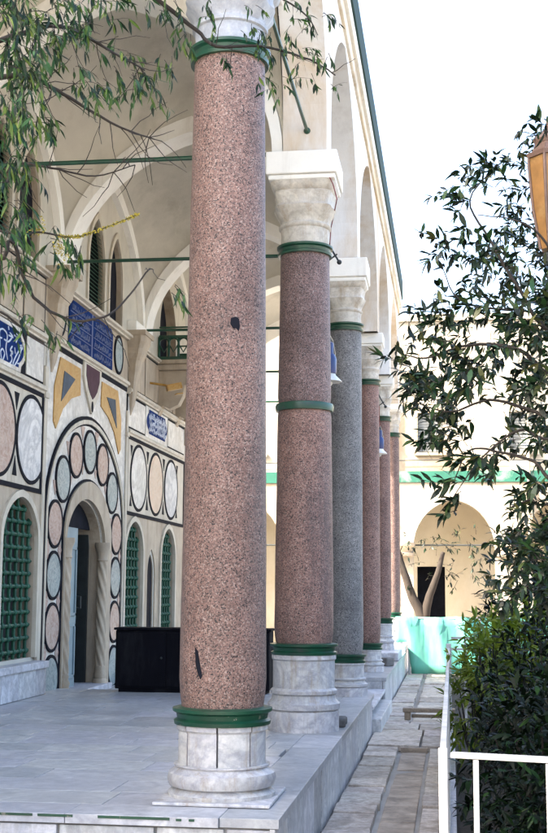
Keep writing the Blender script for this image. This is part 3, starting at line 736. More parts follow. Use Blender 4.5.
side_bay(18.06, 22.12, WINS[2:], 19.75, [(18.80, 'panel_white'), (19.93, 'peach'), (21.06, 'slab_grey')], (19.25, 20.68), 1)
# inscription panels
def cartouche(b0, b1, z0, z1):
    zc = (z0 + z1) / 2; h = (z1 - z0) / 2; q = .16
    side = [(b1 - q, z1), (b1 - q * .9, zc + h * .72), (b1 - q * .4, zc + h * .5), (b1 - q * .1, zc + h * .25), (b1, zc), (b1 - q * .1, zc - h * .25), (b1 - q * .4, zc - h * .5), (b1 - q * .9, zc - h * .72), (b1 - q, z0)]
    return side + [(b0 + b1 - y, z) for y, z in reversed(side)]
b = MB(); o_ = cartouche(12.02, 13.46, 3.60, 4.10); i_ = cartouche(12.08, 13.40, 3.645, 4.055)
ringp(b, o_, i_, .034, .01, 1); fp(b, i_, .028, .01, 0)
insA = b.build('inscription', [M['tile_blue'], M['panel_white']], MQ, smooth=0)
trace = [[(180, 285), (150, 330), (120, 375), (100, 425), (112, 442), (145, 395), (178, 310)], [(160, 285), (182, 305), (178, 322)], [(30, 405), (58, 428), (88, 395), (80, 350), (95, 330)], [(88, 288), (70, 318), (95, 338), (72, 362)], [(60, 180), (92, 220), (50, 200)], [(0, 150), (38, 200), (30, 300), (50, 390)], [(140, 428), (175, 436)], [(100, 200), (130, 232), (120, 262)], [(10, 230), (50, 250), (80, 225)], [(0, 300), (20, 340), (5, 390)], [(110, 300), (118, 350)], [(45, 130), (52, 160)], [(120, 190), (140, 205)]]
mpA = lambda a, c_: (12.72 + a / 200 * .68, 4.085 - (c_ - 78 - .53 * a) / 360 * .52)
mpB = lambda a, c_: (12.72 - (a * .93) / 200 * .60, 4.085 - (c_ - 78 - .53 * a) / 360 * .52)
b = MB(); script_strokes(b, trace, .021, .033, mpA); script_strokes(b, trace[:6] + trace[8:], .021, .033, mpB); b.build('lettering', M['script'], insA, smooth=0)
b = MB(); fr_(b, 19.20, 20.73, 3.60, 4.10, .022, .012, 1); o_ = cartouche(19.24, 20.69, 3.67, 4.06); fp(b, o_, .028, .0221, 0)
insC = b.build('inscription', [M['tile_blue'], M['panel_white']], MQ, smooth=0)
rg = random.Random(4); b = MB(); st = []
for zb, h in ((3.93, .10), (3.83, .10), (3.73, .10)): st += cursive(rg, 19.36, 20.60, zb, h)
for _ in range(9):
    x = rg.uniform(19.4, 20.5); st.append([(x, 3.72), (x + .02, 3.86), (x - .02, 4.0)])
script_strokes(b, st, .014, .033, lambda a, c_: (a, c_)); b.build('lettering', M['script'], insC, smooth=0)

# portal bay ---------------------------------------------------------
y0, y1 = 14.162, 18.058
for yy in (y0, y1 - .10):
    b = MB(); fr_(b, yy + .0, yy + .10, -.14, 3.84, .045); fr_(b, yy - .02, yy + .12, 3.45, 3.52, .06); b.build('pilaster', M['pale_stone'], MQ, smooth=0, bevel=.008)
ya, yb = y0 + .102, y1 - .102
b = MB(); strip_wall(b, ya, yb, -.14, 4.18, [(OC, .88, -.14, 1.75, .62, .1)], lambda s, z, dd: (dd, s, z), XW + .02, XW + .001, 20)
b.build('portal_field', M['panel_white'], MQ, smooth=0, recalc=False)
A0, B0, Z0 = 1.83, 1.40, 2.08                    # outer arch
def band(a1, b1, z1, a2, b2, z2, o1, o0, m, name='arch_band', foot=-.14, c1=PC, c2=None):
    c2 = c1 if c2 is None else c2
    b = MB(); p = arch_pts(c1, a1, z1, b1, 30, .12); q = arch_pts(c2, a2, z2, b2, 30, .12)
    ringp(b, [(c1 - a1, foot)] + p + [(c1 + a1, foot)], [(c2 - a2, foot)] + q + [(c2 + a2, foot)], o1, o0, 0, False); return b.build(name, M[m], MQ, smooth=30)
band(A0 - .044, B0 - .048, Z0, A0 - .094, B0 - .104, Z0, .055, .02, 'pale_stone')
band(A0, B0, Z0, A0 - .042, B0 - .046, Z0, .045, .02, 'dark')
band(A0 - .096, B0 - .106, Z0, A0 - .118, B0 - .128, Z0, .036, .02, 'dark')
band(A0 - .120, B0 - .130, Z0, 1.10, .78, 1.86, .026, .02, 'panel_white', 'roundel_band')
band(1.105, .785, 1.86, 1.075, .755, 1.86, .045, .02, 'dark', c2=PC, c1=PC)
band(1.072, .752, 1.86, .885, .62, 1.75, .065, .02, 'stone', 'archivolt', c1=PC, c2=OC)
R_ = [(PC + u, z, m) for u, z, m in [(0, 3.01, 'blueish')] + [(sg * u, z, m) for sg in (-1, 1) for u, z, m in ((.62, 2.90, 'pink'), (1.14, 2.55, 'blueish'), (1.41, 1.98, 'pink'), (1.41, 1.36, 'blueish'), (1.41, .74, 'pink'), (1.41, .12, 'blueish'))]]
for (c_, z, m) in R_:
    r = .298; b = MB(); fp(b, disc(c_, z, r - .038, 32), .042, .02, 0); ringp(b, disc(c_, z, r, 32), disc(c_, z, r - .036, 32), .047, .02, 1); b.build('portal_roundel', [M[m], M['dark']], MQ, smooth=30)
b = MB()
for (c_, z, s) in [(PC + sg * u, z, q) for sg in (-1, 1) for u, z, q in ((.33, 3.22, .09), (.93, 2.95, .09), (1.42, 2.42, .09), (.30, 2.74, .06), (.80, 2.56, .06), (1.14, 2.14, .05))]: fp(b, [(c_ - s, z + s), (c_ + s, z + s), (c_, z - s)], .034, .026)
for z in (.43, 1.05, 1.67):
    for c_ in (PC - 1.64, PC - 1.18, PC + 1.18, PC + 1.64): fp(b, [(c_ - .07, z), (c_, z + .12), (c_ + .07, z), (c_, z - .12)], .034, .026)
b.build('pink_inlay', M['pink'], MQ, smooth=0)
# ochre spandrels with slate wedges, white arch between
def mirror(P): return [(2 * PC - y, z) for y, z in P]
oL = [(PC + u, z) for u, z in [(-1.35, 4.05), (-.51, 4.05), (-.49, 3.70), (-.88, 3.60), (-1.21, 3.42), (-1.47, 3.14), (-1.57, 3.22), (-1.56, 3.66)]]
tL = [(PC + u, z) for u, z in [(-1.21, 3.90), (-.75, 3.87), (-1.31, 3.50)]]
for P, T in ((oL, tL), (mirror(oL), mirror(tL))):
    b = MB(); fp(b, P, .034, .02, 0); fp(b, T, .040, .034, 1); b.build('spandrel', [M['ochre'], M['slate']], MQ, smooth=0)
shd = [(PC + -0.41, 4.17), (PC + 0.41, 4.17), (PC + 0.41, 3.98), (PC + 0.29, 3.80), (PC + 0.14, 3.66), (PC + 0.00, 3.52), (PC + -0.14, 3.66), (PC + -0.29, 3.80), (PC + -0.41, 3.98)]
shi = [(PC + -0.31, 4.15), (PC + 0.31, 4.15), (PC + 0.31, 4.0), (PC + 0.21, 3.85), (PC + 0.10, 3.77), (PC + 0.00, 3.72), (PC + -0.10, 3.77), (PC + -0.21, 3.85), (PC + -0.31, 4.0)]
b = MB(); fp(b, shd, .05, .02, 1); fp(b, shi, .056, .05, 0); fp(b, disc(PC, 3.62, .04, 16, .075), .056, .05, 2); b.build('shield', [M['purple'], M['pale_stone'], M['dark']], MQ, smooth=0)
for p_, q_ in ((ya, PC - .43), (PC + .43, yb)):
    b = MB(); fr_(b, p_, q_, 4.12, 4.18, .034); b.build('dark_border', M['dark'], MQ, smooth=0)
moulding(y0 + .1, y1 - .1, 4.182, 4.27, .08); moulding(y0 + .1, y1 - .1, 4.902, 4.99, .11)
b = MB(); fr_(b, y0, y1, 4.272, 4.90, .012); b.build('cream_ground', M['stone'], MQ, smooth=0)
# double tile panel with rows of verse
b = MB()
for (p, q) in ((15.06, 16.06), (16.12, 17.12)):
    P = [(p, 4.30), (q, 4.30), (q, 4.88), (p + .14, 4.88), (p + .12, 4.84), (p + .04, 4.82), (p, 4.76)] if p < 16 else [(p, 4.30), (q, 4.30), (q, 4.82), (q - .10, 4.88), (p, 4.88)]
    fp(b, P, .03, .012, 0)
fr_(b, 16.06, 16.12, 4.30, 4.88, .028, .012, 1)
insB = b.build('inscription', [M['tile_blue'], M['script_pale']], MQ, smooth=0)
rg = random.Random(9); b = MB(); st = []; ln = []
for (p, q) in ((15.06, 16.06), (16.12, 17.12)):
    for k in range(4):
        zb = 4.34 + k * .14; st += cursive(rg, p + .06, q - .10, zb, .075)
        if k: ln.append([(p + .02, zb - .04), ((p + q) / 2, zb - .04), (q - .02, zb - .04)])
script_strokes(b, st, .012, .034, lambda a, c_: (a, c_)); script_strokes(b, ln, .012, .034, lambda a, c_: (a, c_)); b.build('lettering', M['script_pale'], insB, smooth=0)
for c_ in (17.48, 14.70):
    b = MB(); ringp(b, disc(c_, 4.59, .24, 32, .29), disc(c_, 4.59, .20, 32, .25), .032, .012, 1); fp(b, disc(c_, 4.59, .20, 32, .25), .026, .012, 0); b.build('oval_medallion', [M['blueish'], M['dark']], MQ, smooth=30)
# portal recess: door leaves, twisted colonettes
dr = MB(); xd = XW - .13; dr.box(xd - .05, xd, OC - .85, OC + .22, -.14, 2.0)
for (p, q, a, c_) in ((OC - .79, OC - .34, .05, .75), (OC - .28, OC + .16, .05, .75), (OC - .79, OC - .34, .85, 1.75), (OC - .28, OC + .16, .85, 1.75)):
    for (u0, u1, v0, v1) in ((p, q, a, a + .04), (p, q, c_ - .04, c_), (p, p + .04, a, c_), (q - .04, q, a, c_)): dr.box(xd, xd + .02, u0, u1, v0, v1)
do = dr.build('door', M['door'], MQ, smooth=0, bevel=.004)
hd = MB(); hd.tube([(xd + .02, OC + .18, .95), (xd + .07, OC + .18, .95), (xd + .07, OC + .18, 1.1), (xd + .02, OC + .18, 1.1)], .012, 8); hd.build('handle', M['iron'], do)
d2 = MB(); d2.box(xd - .86, xd - .03, OC + .81, OC + .86, -.14, 2.0); d2.build('door', M['iron'], MQ, smooth=0, bevel=.004)  # open leaf in near-black, painting the shade of the half-open doorway
tp = MB(); tp.box(xd - .05, xd, OC - .86, OC + .86, 2.0, 2.36); tp.build('fanlight', M['dark'], MQ, smooth=0)
for c_ in (OC - .84, OC + .82):
    b = MB(); n = 24; rows = 70; z0, z1 = .16, 1.58
    def tw(tt, r, z): return r * (1 + .13 * math.cos(5 * tt + z * 26)) if r < .1 else r
    b.lathe([(.066, z0 + (z1 - z0) * i / rows) for i in range(rows + 1)], 40, (XW + .045, c_, 0), shape=tw)
    b.lathe([(.10, -.14), (.10, -.02), (.08, 0), (.092, .05), (.07, .1), (.08, .13), (.066, .17)], 24, (XW + .045, c_, 0))
    b.lathe([(.066, 1.57), (.082, 1.59), (.07, 1.62), (.078, 1.70), (.108, 1.78), (.108, 1.83)], 24, (XW + .045, c_, 0)); b.build('twisted_colonette', M['stone'], MQ, smooth=50)
b = MB(); b.box(XW - .34, XW + .19, OC - .95, OC + .95, -.142, -.06); b.build('threshold', M['cladding'], MQ, smooth=0, bevel=.008)
# pointed corbels under the springing of the transverse arches
for yl in LINES[1:5]:
    yl = {11.05: 11.0, 14.8: 14.42, 18.95: 18.22, 22.8: 22.2}[yl]
    b = MB()
    for k, (hw, ou, z) in enumerate([(.02, .03, 3.80), (.07, .07, 3.95), (.10, .10, 4.12), (.12, .12, 4.30), (.15, .15, 4.48), (.16, .16, 4.55), (.16, .17, 4.62), (.20, .22, 4.72), (.21, .23, 4.80), (.25, .27, 4.90), (.26, .28, 4.99)]):
        if k:
            a = pv_; bq = (hw, ou, z); vs = []
            for (h_, o2, z2) in (a, bq):
                vs += [(XW, yl - h_, z2), (XW + o2 * .8, yl - h_, z2), (XW + o2, yl - h_ * .7, z2), (XW + o2, yl + h_ * .7, z2), (XW + o2 * .8, yl + h_, z2), (XW, yl + h_, z2)]
            b.add(vs, [(i, i + 1, i + 7, i + 6) for i in range(5)])
        pv_ = (hw, ou, z)
    b.box(XW, XW + .30, yl - .28, yl + .28, 4.99, 5.06)
    b.build('corbel', M['stone'], MQ, smooth=25)
    b = MB(); b.box(XW + .001, XW + .14, yl - .22, yl + .42 if yl > 12 else yl + .2, 5.062, ZS + .1); b.build('springer', M['white_plaster'], MQ, smooth=0)
# lunette windows: pointed lights with green louvres
for k, (c_, a) in enumerate(LUN[:4]):
    f = MB(); zs, rs_ = 5.62, .66
    ringp(f, [(c_ - a - .06, 4.98)] + arch_pts(c_, a + .06, zs, rs_ + .09, 20, 1.0) + [(c_ + a + .06, 4.98)], [(c_ - a, 4.98)] + arch_pts(c_, a, zs, rs_, 20, 1.0) + [(c_ + a, 4.98)], .03, 0, 0, False)
    wn_ = f.build('lancet_window', M['pale_stone'], MQ, smooth=30)
    s_ = MB(); z = 5.0
    if k in (0, 2):
        while z < 6.2:
            hw = a
            if z > zs:
                hw = max([a * q / 40 for q in range(40) if zs + rs_ * arch_f(q / 40, 1.0) > z] + [0])
            if hw > .05:
                s_.add([(XW - .01, c_ - hw, z), (XW - .01, c_ + hw, z), (XW - .06, c_ + hw, z + .05), (XW - .06, c_ - hw, z + .05), (XW - .01, c_ - hw, z - .008), (XW - .01, c_ + hw, z - .008), (XW - .06, c_ + hw, z + .042), (XW - .06, c_ - hw, z + .042)], [(0, 1, 2, 3), (7, 6, 5, 4), (0, 4, 5, 1), (2, 6, 7, 3)])
            z += .055
        s_.build('louvre', M['grille'], wn_, smooth=0)
    s2 = MB(); s2.box(XW - .11, XW - .07, c_ - a, c_ + a, 4.98, 6.3); s2.build('pane', M['dark'], wn_, smooth=0)
# balcony over the third bay
bal = MB(); by0, by1, bx = 19.95, 21.6, XW + 1.05
bal.box(XW, bx, by0, by1, 4.80, 4.90); bal.box(XW, bx + .04, by0 - .04, by1 + .04, 4.9, 4.97)
bo = bal.build('balcony', M['stone'], MQ, smooth=0, bevel=.015)
for yy in (by0 + .06, by1 - .26):
    q = MB(); P = [(0, 4.80), (.95, 4.80), (.95, 4.66), (.86, 4.52), (.72, 4.47), (.60, 4.52), (.55, 4.60), (.46, 4.55), (.44, 4.38), (.36, 4.22), (.22, 4.16), (.10, 4.22), (.05, 4.1), (0, 4.0)]
    q.prism([(XW + a, yy, z) for a, z in P], [(XW + a, yy + .2, z) for a, z in P]); q.build('console', M['stone'], bo, smooth=0, bevel=.01)
q = MB()
def rail_run(p0, p1, n):
    for z, w_ in ((5.0, .05), (5.36, .045), (5.52, .025)): q.obox((p0[0], p0[1], z), (p1[0], p1[1], z), w_, w_)
    for i in range(n + 1):
        t = i / n; x, y = p0[0] + (p1[0] - p0[0]) * t, p0[1] + (p1[1] - p0[1]) * t
        q.tube([(x, y, 5.0), (x, y, 5.36)], .022, 6)
        if i < n:
            t2 = (i + .5) / n; x2, y2 = p0[0] + (p1[0] - p0[0]) * t2, p0[1] + (p1[1] - p0[1]) * t2; dx, dy = (p1[0] - p0[0]) / n / 2, (p1[1] - p0[1]) / n / 2
            q.tube([(x2 + dx * math.cos(PI * s / 8), y2 + dy * math.cos(PI * s / 8), 5.24 + .10 * math.sin(PI * s / 8)) for s in range(9)], .016, 6)
            q.tube([(x2 - dx, y2 - dy, 5.24), (x2, y2, 5.10), (x2 + dx, y2 + dy, 5.24)], .014, 6)
rail_run((XW + .03, by0 + .02), (bx - .03, by0 + .02), 6); rail_run((bx - .03, by0 + .02), (bx - .03, by1 - .02), 8); rail_run((XW + .03, by1 - .02), (bx - .03, by1 - .02), 6)
for x, y in ((bx - .03, by0 + .02), (bx - .03, by1 - .02)): q.tube([(x, y, 4.97), (x, y, 5.56)], .03, 8); q.sphere((x, y, 5.6), .045)
q.build('balcony_railing', M['green'], bo, smooth=40)
s2 = MB(); s2.box(XW - .20, XW - .17, 20.1, 21.4, 4.98, 6.5); s2.build('balcony_doorway', M['dark'], MQ, smooth=0)  # dark sheet painted in for the shade inside the opening
# small floodlight bracket under the balcony: pale box and white plate
b = MB(); b.obox((XW + .30, 19.40, 4.40), (XW + .52, 19.50, 4.46), .12, .10); b.obox((XW + .44, 19.44, 4.31), (XW + .54, 19.5, 4.33), .10, .02); b.tube([(XW, 19.42, 4.5), (XW + .3, 19.42, 4.45)], .02)
b.build('floodlight', M['ochre'], MQ, smooth=0, bevel=.006)

# ------------------------------------------------------------------ cabinet, small blocks, lamps
t = empty('low_cabinet', 'low black cabinet standing on the terrace in front of the portal', 'cabinet', (-3.03, 14.78, 0))
b = MB(); b.box(-.92, .92, -.17, .17, .04, .72); b.build('carcass', M['navy'], t, smooth=0, bevel=.01)
b = MB(); b.box(-.94, .94, -.19, .19, .721, .75); b.build('top', M['navy'], t, smooth=0, bevel=.006)
b = MB(); b.box(-.88, .88, -.15, .15, 0, .039); b.build('plinth', M['navy'], t, smooth=0)
for k in range(3):
    b = MB(); b.box(-.9 + k * .605, -.9 + k * .605 + .59, -.182, -.171, .07, .69); dd = b.build('door', M['navy'], t, smooth=0, bevel=.004)
    h = MB(); h.sphere((-.9 + k * .605 + .54, -.19, .4), .014); h.build('handle', M['iron'], dd)
for k, (x, y, z, s, l) in enumerate([(-1.00, 11.30, 0, .10, 'small dark stone lump lying beside the two tier column base'), (-1.0, 11.52, 0, .09, 'smaller dark stone behind the lump beside the two tier column base'), (-1.04, 20.5, 0, .16, 'dark grey stone on the far terrace edge by the slim columns')]):
    b = MB(); b.box(-s / 2, s / 2, -s / 2, s / 2, 0, s * .85); o = b.build('loose_stone', M['rubble'], None, smooth=0, bevel=.02); o.location = (x, y, z); o.rotation_euler = (0, 0, .3 + k); tag(o, l, 'stone', 'loose stones on the terrace')
def lamp(x, y, zt, zl, label, sc=.8):
    t = empty('hanging_lamp', label, 'lamp', (x, y, zl), 0, 'blue lamps hung in the arcade')
    b = MB(); b.lathe([(.02, .46), (.03, .45), (.03, .41), (.05, .40), (.055, .36), (.03, .35)], 20); b.build('socket', M['iron'], t)
    b = MB(); b.lathe([(.04, .09), (.085, .11), (.092, .13), (.092, .25), (.07, .29), (.058, .30), (.058, .40), (.04, .41)], 24); b.build('body', M['blue_enamel'], t)
    b = MB(); b.lathe([(.15, .03), (.153, .036), (.12, .062), (.085, .09), (.07, .12), (.06, .12), (.08, .085), (.115, .055)], 32); b.build('shade', M['white_enamel'], t)
    b = MB(); b.sphere((0, 0, .03), .045, 12); b.build('bulb', M['white_enamel'], t)
    b = MB(); b.tube([(0, 0, .45), (.004, 0, (zt - zl) * .5), (0, 0, zt - zl)], .008, 6); b.build('cable', M['red'], t)
    b = MB(); b.tube([(.0, 0, .5), (.05, .0, .42), (.075, .02, .30), (.05, .01, .20), (.0, 0, .14)], .005, 6); b.build('flex', M['cord'], t)
    b = MB(); zz = zt - zl; b.tube([(-.03, 0, zz + .22), (.03, 0, zz + .10), (.10, 0, zz - .02)], .010, 6); b.tube([(-.04, 0, zz - .03), (0, 0, zz), (.08, 0, zz + .06)], .008, 6); b.sphere((.10, 0, zz - .02), .024); b.build('bracket', M['iron'], t)
    for o in t.children:
        if o.name.split('.')[0] in ('socket', 'body', 'shade', 'bulb', 'flex'): o.scale = (sc, sc, 1)
    return t
L1 = lamp(-1.115, 11.5, 4.30, 3.10, 'blue enamel lamp with white shade hanging behind the ringed second column')
b = MB(); b.tube([Vector(p) - L1.location for p in (at(329, 176, 10.76), at(333, 184, 10.74), at(337, 199, 10.74), at(334, 214, 11.1), at(331, 228, 11.4), (-1.115, 11.5, 4.31))], .005, 6); b.build('feed_cable', M['red'], L1)
lamp(-1.10, 19.6, 4.10, 3.30, 'small distant blue lamp hanging beside the reddish column')

# ------------------------------------------------------------------ plank, barrier, railing
b = MB(); b.box(-.66, .0, -.07, .07, .10, .15); b.box(-.64, -.56, -.06, .06, 0, .099); b.box(-.1, -.02, -.06, .06, 0, .099); b.box(-.55, -.11, -.02, .02, .03, .07)
o = b.build('low_bench', M['wood'], None, smooth=0, bevel=.008); o.location = (0.02, 16.4, GZ + .02); tag(o, 'low grey timber bench lying across the paved path', 'bench')
t = empty('sheet_barrier', 'turquoise sheet barrier closing the far end of the path', 'barrier', (0, 25.5, GZ))
b = MB(); n = 40; vs = []
for j in range(7):
    for i in range(n + 1):
        u = i / n; vs.append((-5.2 + 7.2 * u, .05 * math.sin(u * 34 + .4 * j) + .02 * math.sin(j + u * 90) * (.3 + j / 6), .015 + 1.12 * j / 6 + (.01 * math.sin(u * 20) if j == 6 else 0)))
b.add(vs, [(j * (n + 1) + i, j * (n + 1) + i + 1, (j + 1) * (n + 1) + i + 1, (j + 1) * (n + 1) + i) for j in range(6) for i in range(n)])
# pavement side sheet only between the terrace edge and the garden
b.v = [(-1.13 + (x + 5.2) / 7.2 * 3.15, y, z) for x, y, z in b.v]
b.v = [(x, y, z if x > -.89 else .63 + (z - .015) / 1.12 * .505) for x, y, z in b.v]     # cut to pass over the terrace edge
o = b.build('sheet', M['turq'], t, smooth=60); sm = o.modifiers.new('thick', 'SOLIDIFY'); sm.thickness = .012
for x in (-.86, .55, 1.98):
    b = MB(); b.tube([(x, .05, 0), (x, .05, 1.12)], .025); b.tube([(x, .05, .02), (x, .35, .0)], .02); b.build('post', M['white_metal'], t)
b = MB(); b.tube([(-.86, .05, 1.11), (1.98, .05, 1.11)], .018); b.build('top_rail', M['white_metal'], t)

t = empty('garden_railing', 'white painted iron railing round the shrub bed beside the path', 'railing', (0, 0, GZ))
RT = .965
def bal_(x, y, r=.014, h=RT, nm='baluster'):
    b = MB(); b.box(x - r, x + r, y - r, y + r, 0, h); b.build(nm, M['white_metal'], t, smooth=0, bevel=.003)
RX = -.048; Y0, Y1 = 5.6, 15.6
b = MB(); b.box(RX - .02, RX + .02, Y0 - .02, Y0 + .02, 0, RT + .012); b.build('post', M['white_metal'], t, smooth=0, bevel=.005)
b = MB(); b.box(RX - .03, RX + .03, Y1 - .03, Y1 + .03, 0, RT + .05); b.build('post', M['white_metal'], t, smooth=0, bevel=.005)
sl_ = -.22                                       # the front return runs slightly towards the viewer
for nm, z in (('top_rail', RT - .015),):
    b = MB(); b.obox((RX + .035, Y0, z), (RX + 1.6, Y0 + sl_ * 1.6, z), .04, .024); b.build(nm, M['white_metal'], t, smooth=0, bevel=.004)
b = MB(); b.obox((RX + .035, Y0, .10), (RX + 1.6, Y0 + sl_ * 1.6, .10), .04, .025); b.build('bottom_rail', M['white_metal'], t, smooth=0, bevel=.004)
for x in (.14, .44, .74, 1.04, 1.34): bal_(RX + x, Y0 + sl_ * x, .012, RT - .03)
b = MB(); b.obox((RX, Y0 + .035, RT - .015), (RX, Y1 - .03, RT - .015), .03, .024); b.build('top_rail', M['white_metal'], t, smooth=0, bevel=.004)
b = MB(); b.obox((RX, Y0 + .035, .10), (RX, Y1 - .03, .10), .04, .025); b.build('bottom_rail', M['white_metal'], t, smooth=0, bevel=.004)
y = Y0 + .3
while y < Y1 - .2: bal_(RX, y, .014, RT - .03); y += .42
for z in (RT - .015, RT + .12):
    b = MB(); b.obox((RX + .03, Y1, z), (RX + 1.9, Y1, z), .04, .028); b.build('top_rail', M['white_metal'], t, smooth=0)
for x in (.2, .36, .52, .68, .84, 1.0, 1.16, 1.32): bal_(RX + x, Y1, .014, RT + .12)
k = MB(); k.box(RX - .02, RX + .06, Y0 - .05, Y1 + .05, GZ - .05, GZ + .06); struct(k.build('bed_kerb', M['cladding'], smooth=0, bevel=.008))

# ------------------------------------------------------------------ garden lantern on a post
t = empty('garden_lantern', 'amber glass lantern on a dark iron post at the right edge', 'lamp', (.585, 7.0, GZ))
b = MB(); b.lathe([(.07, 0), (.07, .1), (.05, .14), (.035, .3), (.032, 3.45), (.05, 3.48), (.05, 3.53), (.02, 3.56)], 16); b.build('post', M['iron'], t)
b = MB(); q = [(.062, 3.56), (.10, 3.80), (.118, 4.04), (.118, 4.09)]
b.lathe(q, 6, phase=.2); b.build('glass', M['amber'], t, smooth=0)
b = MB()
for i in range(6):
    a = 2 * PI * i / 6 + .2; b.tube([((r + .003) * math.cos(a), (r + .003) * math.sin(a), z) for r, z in q], .009, 6)
b.build('frame', M['cap_brown'], t)
b = MB(); b.lathe([(.13, 4.09), (.135, 4.115), (.10, 4.13), (.085, 4.17), (.095, 4.2), (.06, 4.24), (.02, 4.27), (.015, 4.33)], 6, phase=.2); b.build('cap', M['cap_brown'], t, smooth=0)

# ------------------------------------------------------------------ far building across the court
t = empty('far_building', 'sunlit cream courtyard building with a green band and arched porch beyond the barrier', 'building', (0, 0, 0))
FY = 36.0
hs = [(.08 + 3.05 * k, 1.15, GZ, 2.42, 1.36, .3) for k in range(-4, 5)]
b = MB(); strip_wall(b, -14, 16, GZ - .05, 4.28, hs, lambda s, z, dd: (s, dd, z), FY, FY + .45, 18); b.build('arcade_wall', M['far_wall'], t, smooth=30, recalc=False)
b = MB(); b.box(-14, 16, FY - .06, FY + .45, 4.283, 4.60); b.build('green_band', M['far_green'], t, smooth=0)
hs2 = [(-.56 + 2.6 * k, .36, 5.15, 6.30, .02, 0) for k in range(-4, 6)]
b = MB(); strip_wall(b, -14, 16, 4.603, 9.0, hs2, lambda s, z, dd: (s, dd, z), FY + .08, FY + .45, 6); b.build('upper_wall', M['far_wall'], t, smooth=0, recalc=False)
b = MB(); b.box(-14, 16, FY, FY + .5, 9.003, 9.2); b.build('cornice', M['far_wall'], t, smooth=0)
b = MB(); b.box(-14, 16, FY + .46, FY + 6, 4.5, 4.6); b.box(-14, 16, FY + .5, FY + 6, 9.0, 9.19); b.box(-14, -13.6, FY + .46, FY + 6, GZ, 9); b.box(15.6, 16, FY + .46, FY + 6, GZ, 9); b.box(-13.6, 15.6, FY + 5.8, FY + 6, 4.6, 9); b.build('roof', M['far_wall'], t, smooth=0)
b = MB(); strip_wall(b, -13.6, 15.6, GZ - .05, 4.49, [(-.62 + 3.05 * k, .42, GZ, 1.93, .01, 0) for k in range(-4, 5)], lambda s, z, dd: (s, dd, z), FY + 2.6, FY + 2.9, 4); b.build('porch_wall', M['far_dark'], t, smooth=0, recalc=False)
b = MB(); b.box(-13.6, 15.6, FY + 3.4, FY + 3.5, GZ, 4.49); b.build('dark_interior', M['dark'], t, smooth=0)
for k in range(-4, 6):
    x = -.56 + 2.6 * k
    b = MB(); b.box(x - .36, x + .36, FY + .28, FY + .32, 5.15, 6.32)
    for i in range(14): b.box(x - .34, x + .34, FY + .255, FY + .279, 5.2 + i * .08, 5.24 + i * .08)
    wnd = b.build('window', M['window_infill'], t, smooth=0)
    s_ = MB(); s_.box(x - .45, x + .45, FY - .02, FY + .27, 5.06, 5.148); s_.build('sill', M['far_wall'], wnd, smooth=0)
for k in range(-4, 5):
    x = .08 + 3.05 * k + 1.525
    b = MB(); b.lathe([(.40, 2.18), (.40, 2.26), (.32, 2.28), (.36, 2.36), (.40, 2.44), (.43, 2.46), (.43, 2.56)], 20, (x, FY - .05, 0)); b.build('impost', M['stone'], t)
    b = MB(); b.tube([(x - 1.52, FY + .3, 2.50), (x + 1.52, FY + .3, 2.50)], .025, 6); b.build('tie_rod', M['iron'], t)

for x in (-.72, 3.2):
    b = MB(); b.tube([(x - 1.0, FY - .10, GZ + .1), (x - 1.0, FY - .10, 9.0)], .05, 8)
    for z in (1.0, 3.2, 5.4, 7.6): b.box(x - 1.07, x - .93, FY - .16, FY - .0, z, z + .05)
    b.build('drainpipe', M['far_wall'], t)
b = MB(); b.tube([(-13, FY - .03, 4.95), (-6, FY - .03, 4.86), (0, FY - .03, 4.93), (7, FY - .03, 4.84), (15, FY - .03, 4.95)], .015, 6); b.build('cable', M['iron'], t)
# ------------------------------------------------------------------ vegetation
def leaf(mb, p, dr_, nrm, ln, wd, bend=.25, mi=0):
    d_ = dr_.normalized(); s_ = d_.cross(nrm)
    if s_.length < 1e-4: s_ = d_.cross(Vector((.3, .5, .8)))
    s_.normalize(); n_ = s_.cross(d_)
    pts = [(0, .10), (.28, .85), (.55, 1.0), (.8, .55), (1.0, .04)]
    vs = []
    for u, w_ in pts:
        c_ = p + d_ * (ln * u) - n_ * (bend * ln * u * u)
        vs += [c_ - s_ * (wd * w_ / 2) + n_ * wd * .12 * w_, c_ + s_ * (wd * w_ / 2) + n_ * wd * .12 * w_]
    mb.add(vs, [(2 * i, 2 * i + 1, 2 * i + 3, 2 * i + 2) for i in range(4)], mi)
def rv(): 
    while True:
        v = Vector((random.uniform(-1, 1), random.uniform(-1, 1), random.uniform(-1, 1)))
        if .05 < v.length < 1: return v.normalized()
def spray(lf, tw, p, d_, n, L, ln, wd, droop=0.0, spread=.9, mi=0, r=.003, up=0.0):
    """a twig with leaves along it, a whorl at the tip"""
    pts = [p.copy()]; q = p.copy(); d_ = d_.normalized()
    for k in range(6):
        d_ = (d_ + rv() * .18 + Vector((0, 0, -droop * .15 + up * .1))).normalized(); q = q + d_ * L / 6; pts.append(q.copy())
    if tw is not None: tw.tube(pts, [r * (1 - .7 * k / 6) for k in range(7)], 5)
    for i in range(n):
        u = random.uniform(.15, 1) if i < n * .65 else 1.0
        k = min(5, int(u * 6)); b = pts[k].lerp(pts[k + 1], u * 6 - k if u < 1 else 1.0)
        dd = (d_ * (.7 if u < 1 else 1.0) + rv() * spread + Vector((0, 0, -droop))).normalized()
        leaf(lf, b, dd, (Vector((0, 0, 1)) + rv() * .6).normalized(), ln * random.uniform(.45, 1.3), wd * random.uniform(.6, 1.25), random.uniform(-.1, .6), mi)
    return pts

